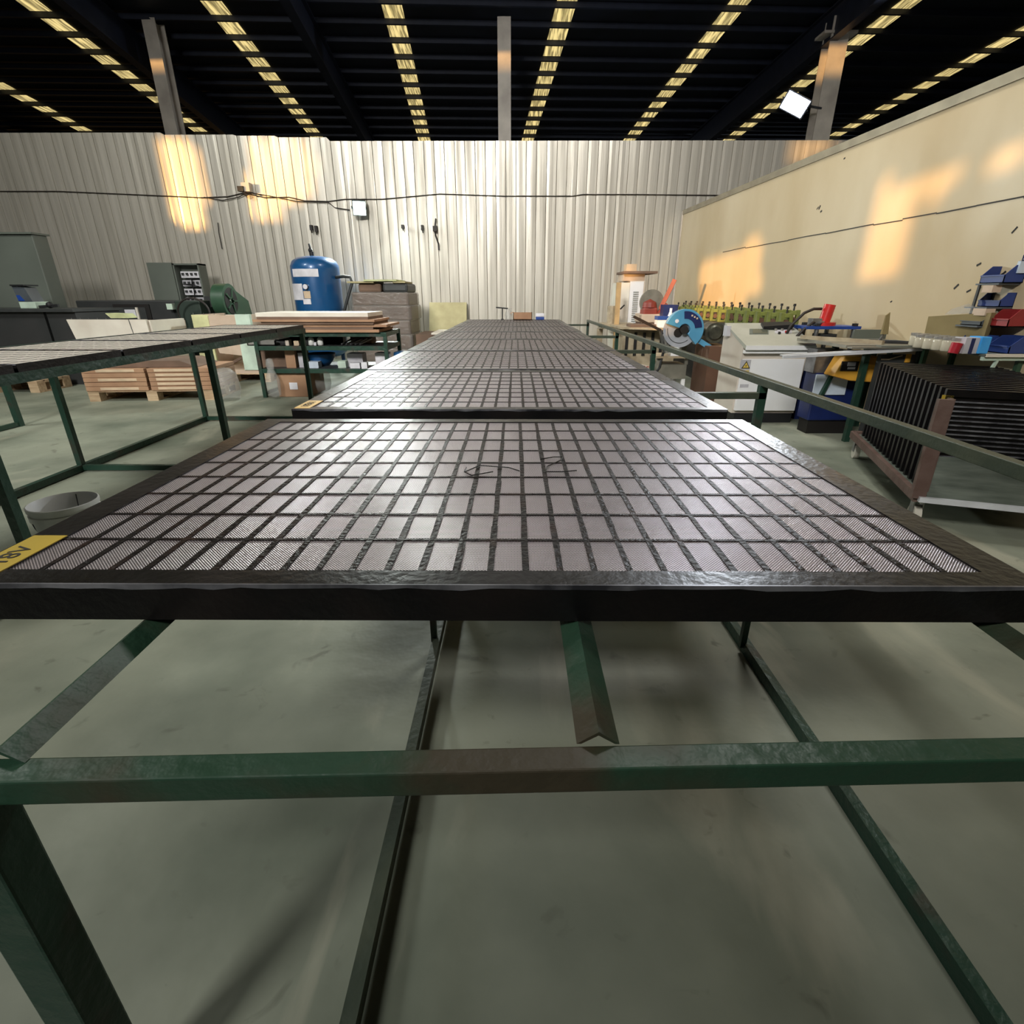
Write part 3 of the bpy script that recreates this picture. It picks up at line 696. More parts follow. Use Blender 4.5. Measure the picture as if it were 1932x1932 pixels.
# steel rack with cardboard
RX0, RX1, RD, RD1 = -2.52, -1.26, 5.33, 5.95
zt2 = at(650, 627, RD).z
t = thing('storage_rack', 'green steel rack with two shelves in front of the blue tank', 'rack', ((RX0+RX1)/2, 5.6, 0))
for x in (RX0, RX1):
    for y in (RD, RD1): MB().bar((x, y, 0), (x, y, zt2), .035, .035).build('leg', 'green_steel', t)
sh = [at(650, 657, RD).z, at(650, 700, RD).z]
for z in [zt2-.02]+sh:
    m = MB(); m.bar((RX0, RD, z), (RX1, RD, z), .025, .04); m.bar((RX0, RD1, z), (RX1, RD1, z), .025, .04)
    for x in (RX0, RX1): m.bar((x, RD, z), (x, RD1, z), .025, .04)
    m.build('shelf_frame', 'green_steel', t)
    B(RX0+.01, RX1-.01, RD+.01, RD1-.01, z+.005, z+.018).build('shelf', 'dark_grey', t)
MB().bar((RX0, RD, .04), (RX0, RD1, .04), .03, .03).build('floor_brace', 'green_steel', t)
MB().bar((RX1, RD, .04), (RX1, RD1, .04), .03, .03).build('floor_brace', 'green_steel', t)
z = zt2+.001; lv = ['lowest sheet', 'second sheet from the bottom', 'third sheet from the bottom', 'fourth sheet from the bottom', 'fifth sheet from the bottom', 'sixth sheet from the bottom', 'topmost sheet, with cream surface']
for k in range(7):
    x0 = RX0+.05+random.uniform(-.03, .05); x1 = RX1-.02+random.uniform(-.12, .06); hh = [.026, .02, .022, .024, .02, .022, .036][k]
    tag(B(x0, x1 if k < 5 else RX1-.14, RD-.04+random.uniform(-.02, .02), RD1-.05, z, z+hh).build('cardboard_sheet', 'cream' if k == 6 else ('cardboard_dark' if k % 2 else 'cardboard')),
        'stacked cardboard on top of the green rack, '+lv[k], 'cardboard', 'cardboard sheets on the green rack'); z += hh+.001
# rack contents
zs = sh[0]+.019
def bottle(px, m, hh, label, D=5.5, z=None):
    x = at(px, 650, D).x; z = zs if z is None else z
    t = thing('squeeze_bottle', label, 'bottle', (x, D, z), 0, 'white bottles on the green rack')
    MB().lathe([(.001, 0), (.026, .002), (.028, .01), (.028, hh*.5), (.012, hh*.65), (.001, hh*.66)], (x, D, z), 14).build('body', m, t, smooth='all')
    MB().lathe([(.01, hh*.65), (.003, hh), (.001, hh)], (x, D, z), 10).build('nozzle', m, t, smooth='all')
bottle(588, 'bucket_white', .125, 'white cone tip bottle, left of the pair on the green rack', 5.42)
bottle(605, 'bucket_white', .12, 'white cone tip bottle, right of the pair on the green rack', 5.42)
x = at(500, 650, 5.5).x
t = thing('tool_tray', 'pale tray of tools at the left end of the upper rack shelf', 'tray', (x, 5.6, zs)); 
m = MB(); m.box(x-.12, x+.16, 5.38, 5.75, zs, zs+.01); m.box(x-.12, x+.16, 5.38, 5.39, zs, zs+.07); m.box(x-.12, x-.11, 5.38, 5.75, zs, zs+.09); m.box(x+.15, x+.16, 5.38, 5.75, zs, zs+.05); m.box(x-.12, x+.16, 5.74, 5.75, zs, zs+.09); m.build('tray', 'silver_cap', t)
m = MB(); m.tube([(x+.05, 5.5, zs+.06), (x+.16, 5.42, zs+.04), (x+.24, 5.42, zs+.03)], .014, 6); m.lathe([(.03, 0), (.04, .02), (.03, .03), (.02, .02), (.03, 0)], (x+.22, 5.43, zs+.005), 14); m.build('wrench', 'steel', t)
for k, (px, w0, hh, mm, lb) in enumerate(((546, .035, .05, 'offwhite_panel', 'small cream carton with a red patch on the upper rack shelf'), (563, .05, .045, 'label_cream', 'row of tiny cartons right of the cream carton on the rack'), (578, .03, .05, 'paper', 'tiny white carton left of the bottle pair on the rack'), (598, .022, .03, 'paper', 'tiny white cap between the two rack bottles'))):
    x = at(px, 650, 5.45).x; simple(B(x-w0/2, x+w0/2, 5.4, 5.48, zs, zs+hh), 'small_carton', lb, 'carton', mm)
x = at(668, 650, 5.5).x
m = MB()
for k in range(5): m.bar((x-.1+.045*k, 5.42, zs+.012), (x-.04+.05*k, 5.6, zs+.05), .012, .012)
simple(m, 'steel_offcuts', 'pile of thin steel offcuts on the upper rack shelf', 'offcuts', 'steel')
x0, x1 = at(660, 640, 5.6).x, at(700, 640, 5.6).x
simple(B(x0, x1, 5.62, 5.8, zs, zs+.09), 'folded_box', 'flat tan carton at the rear of the upper rack shelf', 'carton', 'cardboard_dark')
x0, x1 = at(530, 640, 5.8).x, at(650, 640, 5.8).x
simple(B(x0, x1, 5.75, 5.85, zs, zs+.12), 'dark_case', 'long dark case at the rear of the upper rack shelf', 'case', 'black_rubber')
zs2 = sh[1]+.019
x = at(606, 680, 5.6).x
MBb = MB().lathe([(.001, 0), (.07, .0), (.12, .05), (.145, .12), (.14, .125), (.11, .05), (.001, .012)], (x, 5.62, zs2), 24)
simple(MBb, 'plastic_basin', 'round blue plastic basin on the lower rack shelf', 'basin', 'tank_blue', smooth='all')
def rbox(px0, px1, z, hh, D, dep, name, label, mm, cat='box'):
    x0, x1 = at(px0, 685, D).x, at(px1, 685, D).x
    return simple(B(x0, x1, D, D+dep, z, z+hh), name, label, cat, mm)
rbox(492, 560, zs2, .19, 5.5, .35, 'cardboard_box', 'open brown cardboard box at the left of the lower rack shelf', 'cardboard_dark')
rbox(540, 558, zs2, .17, 5.42, .06, 'carton_flap', 'tan carton standing at the left of the lower rack shelf', 'cardboard', 'carton')
rbox(564, 575, zs2, .14, 5.45, .1, 'parts_carton', 'narrow grey carton left of the blue basin', 'label_bg', 'carton')
rbox(581, 600, zs2, .06, 5.4, .1, 'parts_carton', 'low pale blue carton in front of the blue basin', 'blue_white', 'carton')
rbox(637, 652, zs2, .065, 5.42, .1, 'parts_carton', 'small pale carton right of the blue basin', 'mint', 'carton')
rbox(656, 685, zs2, .13, 5.5, .15, 'parts_carton', 'pale plastic tub on the lower rack shelf', 'label_bg', 'tub')
rbox(660, 678, zs2, .05, 5.38, .08, 'parts_carton', 'white carton in front of the pale plastic tub', 'paper', 'carton')
rbox(681, 692, zs2, .06, 5.36, .05, 'parts_carton', 'little white bottle box on the lower rack shelf edge', 'paper', 'carton')
rbox(709, 732, zs2, .14, 5.45, .15, 'parts_carton', 'tall white carton at the right end of the lower rack shelf', 'paper', 'carton')
simple(B(RX1+.03, RX1+.12, 5.5, 5.7, 0, .42), 'parts_box', 'blue box standing on the floor at the right side of the rack', 'box', 'tank_blue')
# box under the rack
x0, x1 = at(519, 730, 5.3).x, at(580, 730, 5.3).x; zb_ = at(550, 706, 5.3).z
t = thing('cardboard_box', 'brown cardboard box with a white label on the floor under the rack', 'box', ((x0+x1)/2, 5.5, 0))
B(x0, x1, 5.36, 5.8, 0, zb_).build('body', 'cardboard', t, bevel=.004)
c = fb(546, 561, 722, 735, 5.35, .01); B(c[0], c[1], 5.354, 5.36, c[4], c[5]).build('label_sheet', 'paper', t)
m = MB(); p2 = at(512, 715, 5.25); m.lathe([(.001, -.22), (.06, -.2), (.07, -.05), (.03, .05), (.04, .1), (.03, .15), (.001, .16)], (p2.x, 5.27, .23), 10)
simple(m, 'plastic_bag', 'clear plastic bag hanging at the left end of the rack', 'bag', 'film', smooth='all')
m = MB(); p2 = at(590, 720, 5.35); m.lathe([(.001, 0), (.07, .0), (.1, .1), (.09, .25), (.05, .3), (.001, .31)], (p2.x, 5.6, 0), 10)
simple(m, 'plastic_bag', 'clear plastic sack on the floor right of the labelled box', 'bag', 'film', smooth='all')

# wrapped stack of cartons
c = fb(662, 775, 552, 650, 7.3, .8)
t = thing('wrapped_stack', 'film wrapped stack of dark cartons right of the blue tank', 'stack', ((c[0]+c[1])/2, 7.7, 0))
B(c[0]+.03, c[1]-.03, 7.35, 8.1, .1, c[5]).build('cartons', 'cardboard_dark', t, bevel=.02)
m = MB()
for k in range(5):
    zz = .1+k*.18; m.box(c[0]+.02-.01*(k % 2), c[1]-.01+.02*(k % 2), 7.32, 8.12, zz, min(zz+.2, c[5]+.01))
m.build('wrap', 'wrap_film', t, bevel=.03)
ztop = at(700, 533, 7.5).z
B(c[0]+.12, c[0]+.42, 7.35, 7.9, c[5], ztop-.01).build('carton', 'cardboard_dark', t, bevel=.03)
B(c[0]+.44, c[1]-.02, 7.33, 7.95, c[5], ztop-.01).build('carton', 'dark_grey', t, bevel=.03)
B(c[0]+.0, c[0]+.34, 7.3, 7.85, ztop-.01, ztop+.01).build('cover_board', 'board_wood', t)
B(c[0]+.22, c[1]-.15, 7.28, 7.9, ztop+.01, ztop+.03).build('cover_board', 'foam_green', t)
B(c[1]-.2, c[1]-.04, 7.3, 7.8, ztop-.01, ztop+.009).build('cover_board', 'board_wood', t)
m = MB()
for q in range(3): m.box(c[0]+.03, c[1]-.03, 7.35+q*.33, 7.45+q*.33, 0, .1)
m.build('base', 'pallet_wood', t)
# leaning wooden board and low stack
c = fb(806, 878, 571, 627, 8.5, .02)
m = MB(); m.add([(c[0], 8.45, .02), (c[1], 8.45, .02), (c[1], 8.8, c[5]), (c[0], 8.8, c[5]), (c[0], 8.48, .02), (c[1], 8.48, .02), (c[1], 8.83, c[5]), (c[0], 8.83, c[5])], [(0,1,2,3),(7,6,5,4),(0,4,5,1),(1,5,6,2),(2,6,7,3),(3,7,4,0)])
simple(m, 'wooden_board', 'plain square plywood board leaning on the corrugated wall', 'board', 'board_wood')
x0, x1 = at(785, 640, 7.0).x, at(850, 640, 7.0).x; zz = at(800, 628, 7.0).z
t = thing('cardboard_pile', 'low pile of flat cardboard left of the far end of the middle row', 'cardboard', ((x0+x1)/2, 7.3, 0))
B(x0, x1+.1, 7.0, 7.7, 0, zz-.02).build('pile', 'cardboard_dark', t)
B(x0+.2, x1+.1, 6.98, 7.7, zz-.02, zz).build('top_sheet', 'cream', t)
# items at far end of the row (on the last panels)
ze = ZT+.052
p = at(948, 590, 8.05); x = p.x
t = thing('clamp_stand', 'black clamp tool standing at the far end of the middle row', 'tool', (x, 8.0, ze))
MB().bar((x, 8.0, ze), (x, 8.0, ze+.15), .016, .016).build('post', 'ink', t)
MB().bar((x-.09, 8.0, ze+.165), (x+.08, 8.0, ze+.15), .02, .018).build('arm', 'ink', t)
B(x-.02, x+.02, 7.98, 8.03, ze, ze+.012).build('foot', 'ink', t)
x = at(958, 592, 8.0).x
m = MB(); m.lathe([(.001, 0), (.05, .0), (.055, .06), (.035, .13), (.045, .15), (.001, .15)], (x+.01, 8.08, ze), 9)
simple(m, 'plastic_bag', 'clear plastic bag beside the black clamp tool', 'bag', 'film', smooth='all')
x0, x1 = at(968, 595, 8.0).x, at(1004, 595, 8.0).x
t = thing('cardboard_box', 'small open brown cardboard box at the far end of the middle row', 'box', ((x0+x1)/2, 8.1, ze))
m = MB(); m.box(x0, x1, 8.0, 8.01, ze, ze+.1); m.box(x0, x1, 8.16, 8.17, ze, ze+.09); m.box(x0, x0+.01, 8.0, 8.17, ze, ze+.1); m.box(x1-.01, x1, 8.0, 8.17, ze, ze+.1); m.box(x0, x1, 8.0, 8.17, ze, ze+.008); m.build('body', 'cardboard', t)
m = MB(); m.prism([(x0, 8.0, ze+.1), (x0-.04, 8.0, ze+.08), (x0-.045, 8.0, ze+.085), (x0, 8.0, ze+.106)], (0, .17, 0)); m.build('flap', 'cardboard', t)
x0, x1 = at(1011, 595, 8.0).x, at(1027, 595, 8.0).x
t = thing('plastic_tub', 'small white and blue tub at the far end of the middle row', 'tub', ((x0+x1)/2, 8.05, ze))
B(x0, x1, 8.0, 8.1, ze, ze+.04).build('base', 'press_blue', t, bevel=.006); B(x0, x1, 7.998, 8.102, ze+.041, ze+.085).build('lid', 'paper', t, bevel=.006)

# ================================================================ WALL CABLE, JUNCTION BOX, FLOODLIGHTS
def wallpts(l, D=8.885): return [at(a, b, D) for a, b in l]
m = MB(); m.tube(wallpts([(-60, 362), (0, 361), (110, 361), (250, 367), (380, 373), (430, 371), (460, 364), (500, 373), (545, 372), (575, 379), (620, 380), (650, 376), (720, 376), (830, 366), (950, 370), (1080, 370), (1100, 367), (1200, 367), (1300, 368), (1420, 369)]), .0065, 5)
m.tube(wallpts([(385, 372), (420, 378), (450, 372), (462, 366)], 8.87), .006, 5); m.tube(wallpts([(465, 362), (520, 372), (560, 380), (620, 382), (632, 392), (660, 396)], 8.87), .006, 5)
simple(m, 'wall_cable', 'thin black cable strung along the corrugated back wall', 'cable', 'cable')
t = thing('junction_box', 'small white junction box on the cable of the corrugated wall', 'junction box', at(462, 355, 8.8))
c = fb(455, 470, 344, 361, 8.78, .1); B(c[0], c[1], 8.78, 8.885, c[4], c[5]).build('box', 'offwhite_panel', t)
c = fb(448, 459, 351, 361, 8.76, .1); B(c[0], c[1], 8.75, 8.83, c[4], c[5]).build('connector', 'ink', t)
m = MB(); m.tube(wallpts([(455, 360), (466, 368), (474, 366), (462, 362)], 8.78), .01, 5); m.build('cable_knot', 'cable', t)
def flood(px, py, D, w0, h0, tilt, tgt, label, lens, energy, col, extra=None):
    p = at(px, py, D); d = (Vector(tgt)-p).normalized(); t = thing('flood_light', label, 'flood light', (p.x, p.y, p.z))
    side = d.cross(Vector((0, 0, 1))).normalized(); up = side.cross(d).normalized()
    side2 = side*math.cos(tilt)+up*math.sin(tilt); up2 = up*math.cos(tilt)-side*math.sin(tilt)
    def slab(o0, o1, sw, sh):
        c0 = p+d*o0; c1 = p+d*o1; return MB().add([c0-side2*sw-up2*sh, c0+side2*sw-up2*sh, c0+side2*sw+up2*sh, c0-side2*sw+up2*sh, c1-side2*sw-up2*sh, c1+side2*sw-up2*sh, c1+side2*sw+up2*sh, c1-side2*sw+up2*sh],
            [(0,1,2,3),(7,6,5,4),(0,4,5,1),(1,5,6,2),(2,6,7,3),(3,7,4,0)])
    slab(-.06, -.003, w0*1.12, h0*1.15).build('housing', 'lamp_housing', t)
    slab(-.003, .004, w0, h0).build('lens', lens, t)
    m = MB(); m.bar(p-side2*w0*1.2, p-side2*w0*1.2-d*.1, .012, .02); m.bar(p+side2*w0*1.2, p+side2*w0*1.2-d*.1, .012, .02); m.bar(p-side2*w0*1.2-d*.1, p+side2*w0*1.2-d*.1, .012, .02); m.build('bracket', 'lamp_housing', t)
    if extra:
        MB().bar(p-d*.1, extra, .03, .03).build('arm', 'lamp_housing', t)
    o = area('flood_beam', p+d*.02, p+d*2, w0*2, energy, col, h0*2); o.rotation_euler = d.to_track_quat('-Z', 'Y').to_euler()
    return p
flood(678, 393, 8.72, .085, .085, 0, (-.3, 2.5, 0.4), 'lit flood light on the corrugated wall above the wrapped stack', 'lamp_lens', 220, (.92, 1.0, .95), at(678, 393, 8.885))
flood(1500, 197, 11.7, .21, .13, .5, (1.0, 3, 0.6), 'lit flood light hanging on the right steel column', 'lamp_lens_cool', 700, (.85, .92, 1.0), Vector((at(1551, 250, 12).x-.1, 12.0, at(1500, 197, 11.7).z+.02)))
for k, (px, py, hh) in enumerate(((588, 430, .07), (597, 432, .08), (760, 428, .05), (797, 430, .07))):
    p = at(px, py, 8.86); simple(MB().box(p.x-.018, p.x+.018, 8.82, 8.885, p.z-hh/2, p.z+hh/2).tube([(p.x, 8.83, p.z-hh/2), (p.x+.01, 8.82, p.z-hh)], .008, 5), 'wall_hook', 'small rusty hook on the corrugated wall, %s' % ['leftmost of four', 'second of four from the left', 'third of four from the left', 'rightmost of four'][k], 'hook', 'cable', group='rusty hooks on the back wall')
m = MB(); m.tube(wallpts([(822, 412), (820, 432), (822, 445), (827, 460), (828, 472)], 8.86), .012, 6); p = at(821, 431, 8.86); m.box(p.x-.03, p.x+.03, 8.82, 8.885, p.z-.04, p.z+.03)
simple(m, 'cable_end', 'black cable end hanging on the wall right of the bright flood light', 'cable', 'cable')
m = MB(); m.tube(wallpts([(411, 420), (413, 440), (417, 460), (419, 470)], 8.87), .006, 6)
simple(m, 'cable_end', 'thin dark cable end hanging on the wall left of the blue tank', 'cable', 'cable')

# ================================================================ RIGHT SIDE MACHINES
# control console
def console():
    D = 4.2; x0, x1 = 1.745, 2.245; zf = at(1450, 652, D).z; zr_ = at(1420, 611, D+.42).z; y1 = D+.44
    t = thing('control_console', 'white control console with sloping top and a warning triangle', 'console', ((x0+x1)/2, 4.4, 0))
    B(x0+.02, x1-.02, D+.02, y1-.02, 0, .075).build('plinth', 'black_rubber', t)
    MB().prism([(x0, D+.035, .075), (x0, y1, .075), (x0, y1, zr_), (x0, D+.005, zf)], (x1-x0, 0, 0)).build('body', 'offwhite_panel', t)
    MB().prism([(x0-.004, D-.05, zf+.004), (x0-.004, y1, zr_+.006), (x0-.004, y1, zr_-.01), (x0-.004, D-.045, zf-.024)], (x1-x0+.03, 0, 0)).build('lid', 'console_top', t)
    B(x0-.002, x1+.026, D-.056, D-.046, zf-.028, zf+.004).build('lid_edge', 'white_paint', t)
    B(x0+.0, x1-.02, D-.03, D+.0, zf-.055, zf-.032).build('lid_edge', 'white_paint', t)
    d = B(x0+.012, x1-.012, D, D+.033, .1, zf-.1).build('door', 'white_paint', t, bevel=.003)
    zc = at(1407, 690, D).z; xc = at(1407, 690, D).x
    B(xc-.045, xc+.035, D-.002, D, zc-.07, zc+.045).build('label_plate', 'label_bg', d)
    tri = lambda s, y, mm, nm: MB().prism([(xc-s, y, zc-s*.62), (xc+s, y, zc-s*.62), (xc, y, zc+s*1.05)], (0, .0015, 0)).build(nm, mm, d)
    tri(.034, D-.004, 'ink', 'warning_border'); tri(.024, D-.0055, 'warning', 'warning_face')
    MB().prism([(xc+.003, D-.0065, zc+.012), (xc-.006, D-.0065, zc-.002), (xc, D-.0065, zc-.002), (xc-.003, D-.0065, zc-.013), (xc+.006, D-.0065, zc+.003), (xc+.0, D-.0065, zc+.003)], (0, .001, 0)).build('bolt_symbol', 'ink', d)
    B(xc-.034, xc+.03, D-.004, D-.002, zc-.06, zc-.035).build('warning_strip', 'warning', d)
    c = fb(1396, 1412, 725, 731, D-.002, .01); B(c[0], c[1], D-.003, D, c[4], c[5]).build('maker_plate', 'label_bg', d)
    sl = (zr_-zf)/(y1-D+.05)
    def on(px0, px1, py0, py1, hgt, mm, nm):
        def hit(px, py):
            q = ray(px, py); o = Vector((0, 0, H)); n_ = Vector((0, -sl, 1)); P0 = Vector((0, D-.05, zf+.005)); tt = (P0-o).dot(n_)/q.dot(n_); return o+q*tt
        P = [hit(px0, py1), hit(px1, py1), hit(px1, py0), hit(px0, py0)]; MB().prism(P, (0, 0, hgt)).build(nm, mm, t)
    on(1414, 1450, 621, 631, .003, 'machine_grey', 'screen_bezel'); on(1420, 1448, 622, 630, .006, 'screen_glass', 'screen')
    on(1462, 1494, 621, 629, .003, 'label_bg', 'button_plate')
    for px, py, mm in ((1463, 624, 'silver_cap'), (1475, 624, 'silver_cap'), (1488, 623, 'ink'), (1483, 628, 'red'), (1470, 630, 'ink')):
        q = ray(px, py); n_ = Vector((0, -sl, 1)); tt = (Vector((0, D-.05, zf+.005))-Vector((0, 0, H))).dot(n_)/q.dot(n_); P = Vector((0, 0, H))+q*tt
        MB().cyl(P, P+Vector((0, -.003, .016)), .011, .01, 12).build('button', mm, t)
    P = at(1464, 613, D+.3)
    simple(MB().add([(P.x-.1, D+.28, zf+sl*.33+.004), (P.x+.12, D+.28, zf+sl*.33+.004), (P.x+.13, D+.4, zf+sl*.45+.004), (P.x-.08, D+.4, zf+sl*.45+.004), (P.x-.11, D+.27, zf+sl*.32+.035), (P.x+.14, D+.27, zf+sl*.32+.05), (P.x+.15, D+.4, zf+sl*.45+.03), (P.x-.08, D+.4, zf+sl*.45+.025)],
        [(0,3,2,1),(4,5,6,7),(0,1,5,4),(1,2,6,5),(2,3,7,6),(3,0,4,7)]), 'rubber_pad', 'black pad lying on the white console top', 'pad', 'black_rubber')
    B(x0-.03, x0, D+.3, D+.38, zr_-.09, zr_-.01).build('side_socket', 'label_bg', t)
console()
simple(B(1.77, 1.98, 5.0, 5.4, 0, .52), 'brown_cabinet', 'plain brown metal cabinet between the blue saw and the console', 'cabinet', 'brown_sheet')
# cut-off saw
def saw():
    D = 5.25; cpt = at(1290, 622, D-.12); x, z = cpt.x, cpt.z
    t = thing('cutoff_saw', 'blue cut-off saw with a pale round blade on a grey stand', 'saw', (x, D, 0))
    B(x-.18, x+.1, D-.02, D+.3, at(0, 713, D).z, at(0, 687, D).z).build('stand_box', 'worktop_grey', t)
    for a in (x-.16, x+.085):
        for b in (D, D+.28): MB().bar((a, b, 0), (a, b, at(0, 713, D).z), .035, .03).build('leg', 'white_paint', t)
    ztb = at(0, 672, D).z
    B(x-.2, x+.12, D-.04, D+.32, ztb-.012, ztb+.006).build('table_plate', 'beige_metal', t)
    m = MB(); m.bar((x-.17, D+.02, at(0, 687, D).z), (x-.17, D+.02, ztb), .03, .03); m.bar((x+.1, D+.02, at(0, 687, D).z), (x+.1, D+.02, ztb), .03, .03); m.bar((x-.17, D+.28, at(0, 687, D).z), (x-.17, D+.28, ztb), .03, .03); m.build('spacer', 'worktop_grey', t)
    m = MB(); m.box(x-.06, x+.02, D+.0, D+.1, ztb, ztb+.06); m.box(x+.04, x+.1, D+.1, D+.25, ztb, z); m.build('vise', 'white_paint', t)
    R = .172; yb = D-.12
    m = MB(); m.cyl((x-.02, yb+.03, z), (x-.02, yb+.04, z), R*.93, n=40); m.build('blade', 'blade_grey', t)
    def ring(r0, r1, a0, a1, y0, y1, mm, nm, cx=x, n=26):
        P = [(cx+r1*math.cos(a0+(a1-a0)*k/n), y0, z+r1*math.sin(a0+(a1-a0)*k/n)) for k in range(n+1)]
        P += [(cx+r0*math.cos(a1-(a1-a0)*k/n), y0, z+r0*math.sin(a1-(a1-a0)*k/n)) for k in range(n+1)]
        mb = MB(); N = len(P); vs = P+[(q[0], y1, q[2]) for q in P]; fs = []
        for k in range(n):
            fs += [(k, k+1, N-2-k, N-1-k), (N+N-1-k, N+N-2-k, N+k+1, N+k)]
        for k in range(N): fs.append((k, N+k, N+(k+1) % N, (k+1) % N))
        mb.add(vs, fs); return mb.build(nm, mm, t, bevel=.004)
    ring(.05, .178, math.radians(-48), math.radians(163), yb-.012, yb+.06, 'saw_blue', 'blade_guard', x+.004)
    ring(.095, .16, math.radians(8), math.radians(98), yb-.017, yb-.011, 'navy', 'guard_decal', x+.004)
    ring(.118, .124, math.radians(175), math.radians(310), yb+.028, yb+.03, 'dark_grey', 'blade_ring', x-.02)
    MB().cyl((x, yb-.03, z), (x, yb+.03, z), .036, n=20).build('hub', 'ink', t)
    MB().cyl((x-.04, yb+.025, z-.03), (x-.04, yb+.03, z-.03), .04, n=20).build('flange', 'ink', t)
    MB().cyl((x-.075, yb-.016, z+.075), (x-.075, yb-.012, z+.075), .017, n=16).build('round_label', 'paper', t)
    m = MB()
    for k in range(3): m.box(x+.05+k*.024, x+.064+k*.024, yb-.019, yb-.016, z+.115-k*.012, z+.13-k*.012)
    m.build('decal_marks', 'label_cream', t)
    m = MB(); mx = at(1342, 630, D).x; m.cyl((mx, D-.1, z-.03), (mx+.03, D+.16, z-.03), .09, n=24); m.cyl((mx-.002, D-.115, z-.03), (mx, D-.1, z-.03), .055, .07, n=24); m.build('motor', 'motor', t, smooth=True)
    m = MB(); m.bar((x+.02, D, z-.01), (mx, D, z-.03), .1, .06); m.bar((x+.06, D+.02, ztb), (x+.06, D+.02, z-.02), .05, .05); m.build('arm', 'motor', t)
    MB().bar((x+.13, D-.1, z-.08), (mx+.02, D-.12, z-.19), .01, .045).build('guard_flap', 'saw_blue', t)
    m = MB(); m.cyl((x-.15, D-.03, ztb+.2), (x-.11, D, ztb+.04), .03, .035, n=12); m.build('cylinder', 'silver_cap', t, smooth=True)
    MB().tube([(x-.14, D-.02, ztb+.04), (x-.16, D-.02, ztb-.1), (x-.2, D-.02, ztb-.16), (x-.26, D-.02, ztb-.2)], .012, 6).build('hose', 'black_rubber', t)
    b0 = at(1195, 597, D-.2); b1 = at(1246, 623, D-.15)
    MB().bar(b0, b1, .02, .022).build('feed_bar', 'cable', t)
    MB().bar(b1, (x-.14, D-.05, ztb+.05), .02, .02).build('feed_bracket', 'steel', t)
saw()
# machine table at the back right
def bench_right():
    D = 6.3; c = fb(1168, 1246, 618, 690, D, .7); zt = c[5]
    t = thing('machine_bench', 'beige machine bench with round fronted top and slotted side behind the blue saw', 'bench', ((c[0]+c[1])/2, 6.6, 0))
    P = [(c[0], D+.7, zt-.02), (c[0], D+.1, zt-.02), (c[0]+.1, D, zt-.02), (c[1]-.1, D-.15, zt-.02), (c[1]+.25, D-.12, zt-.02), (c[1]+.25, D+.7, zt-.02)]
    MB().prism(P[::-1], (0, 0, .02)).build('top', 'beige_metal', t)
    B(c[0]+.06, c[1]+.2, D+.12, D+.65, .05, zt-.02).build('body', 'beige_metal', t)
    m = MB()
    for k in range(7): m.box(c[0]+.09+k*.1, c[0]+.12+k*.1, D+.1, D+.12, .3, zt-.06)
    m.build('slots', 'ink', t)
    for x in (c[0]+.08, c[1]+.16): MB().bar((x, D+.2, 0), (x, D+.2, .1), .06, .06).build('foot', 'ink', t)
    p = at(1202, 690, D-.15)
    g = MB().bar((at(1178, 668, D-.15).x, D-.15, at(0, 690, D-.15).z), (at(1228, 700, D-.15).x, D-.15, at(0, 702, D-.15).z), .01, .13).build('sign_board', 'cream', t)
    MB().box(p.x-.25, p.x-.2, D-.14, D+.13, .1, .14).box(p.x+.15, p.x+.2, D-.14, D+.13, .1, .14).build('sign_bracket', 'steel', t)
    text('sign_text', 'NUCEEP', 'dull_red', g, (p.x, D-.157, at(0, 694, D-.15).z), (1, 0, -.16), (.16, 0, 1), .11)
    return c, zt, D
bc, bz, bD = bench_right()
t = thing('drill_machine', 'beige vertical drill machine left of the tall white cabinet', 'machine', (at(1154, 600, 7.2).x, 7.3, 0))
p = at(1153, 600, 7.2); x = p.x
B(x-.13, x+.3, 7.05, 7.45, at(0, 616, 7.0).z-.03, at(0, 611, 7.0).z).build('table_plate', 'beige_metal', t)
m = MB(); m.bar((x-.12, 7.3, 0), (x-.12, 7.3, .55), .07, .07); m.bar((x+.2, 7.3, 0), (x+.2, 7.3, .55), .07, .07); m.build('leg', 'beige_metal', t)
m = MB(); m.cyl((x, 7.2, at(0, 612, 7.2).z), (x, 7.2, at(0, 577, 7.2).z), .055, n=14); m.bar((x+.08, 7.2, at(0, 610, 7.2).z), (x+.08, 7.2, at(0, 585, 7.2).z), .04, .06); m.build('spindle_housing', 'beige_metal', t)
MB().bar((x+.09, 7.1, at(0, 583, 7.2).z), (x+.14, 7.1, at(0, 575, 7.2).z), .015, .015).build('handle', 'ink', t)
MB().bar((at(1165, 600, 7.0).x, 7.0, 0), (at(1163, 600, 7.0).x, 7.0, at(0, 533, 7.0).z), .055, .05).build('post', 'orange_tan', t)
# tall white cabinet
c = fb(1172, 1214, 530, 610, 7.5, .5)
t = thing('control_cabinet', 'tall white louvred cabinet near the corner of the two walls', 'cabinet', ((c[0]+c[1])/2, 7.7, 0))
B(c[0]+.1, c[1], 7.5, 8.0, 0, c[5]).build('body', 'offwhite_panel', t); B(c[0]+.1, c[1]-.02, 7.485, 7.5, .1, c[5]-.01).build('door', 'white_paint', t)
B(c[0]-.06, c[0]+.1, 7.52, 7.98, 0, c[5]-.02).build('side_unit', 'cream', t)
m = MB()
for k in range(18): z = c[5]-.14-k*.024; m.box((c[0]+c[1])/2-.0, (c[0]+c[1])/2+.07, 7.478, 7.486, z, z+.009)
m.build('louvres', 'machine_grey', t)
z = c[5]
simple(B(c[0]+.02, c[1]-.0, 7.55, 7.95, z, z+.085), 'flat_box', 'pinkish flat box on top of the tall white cabinet', 'box', 'board_tan')
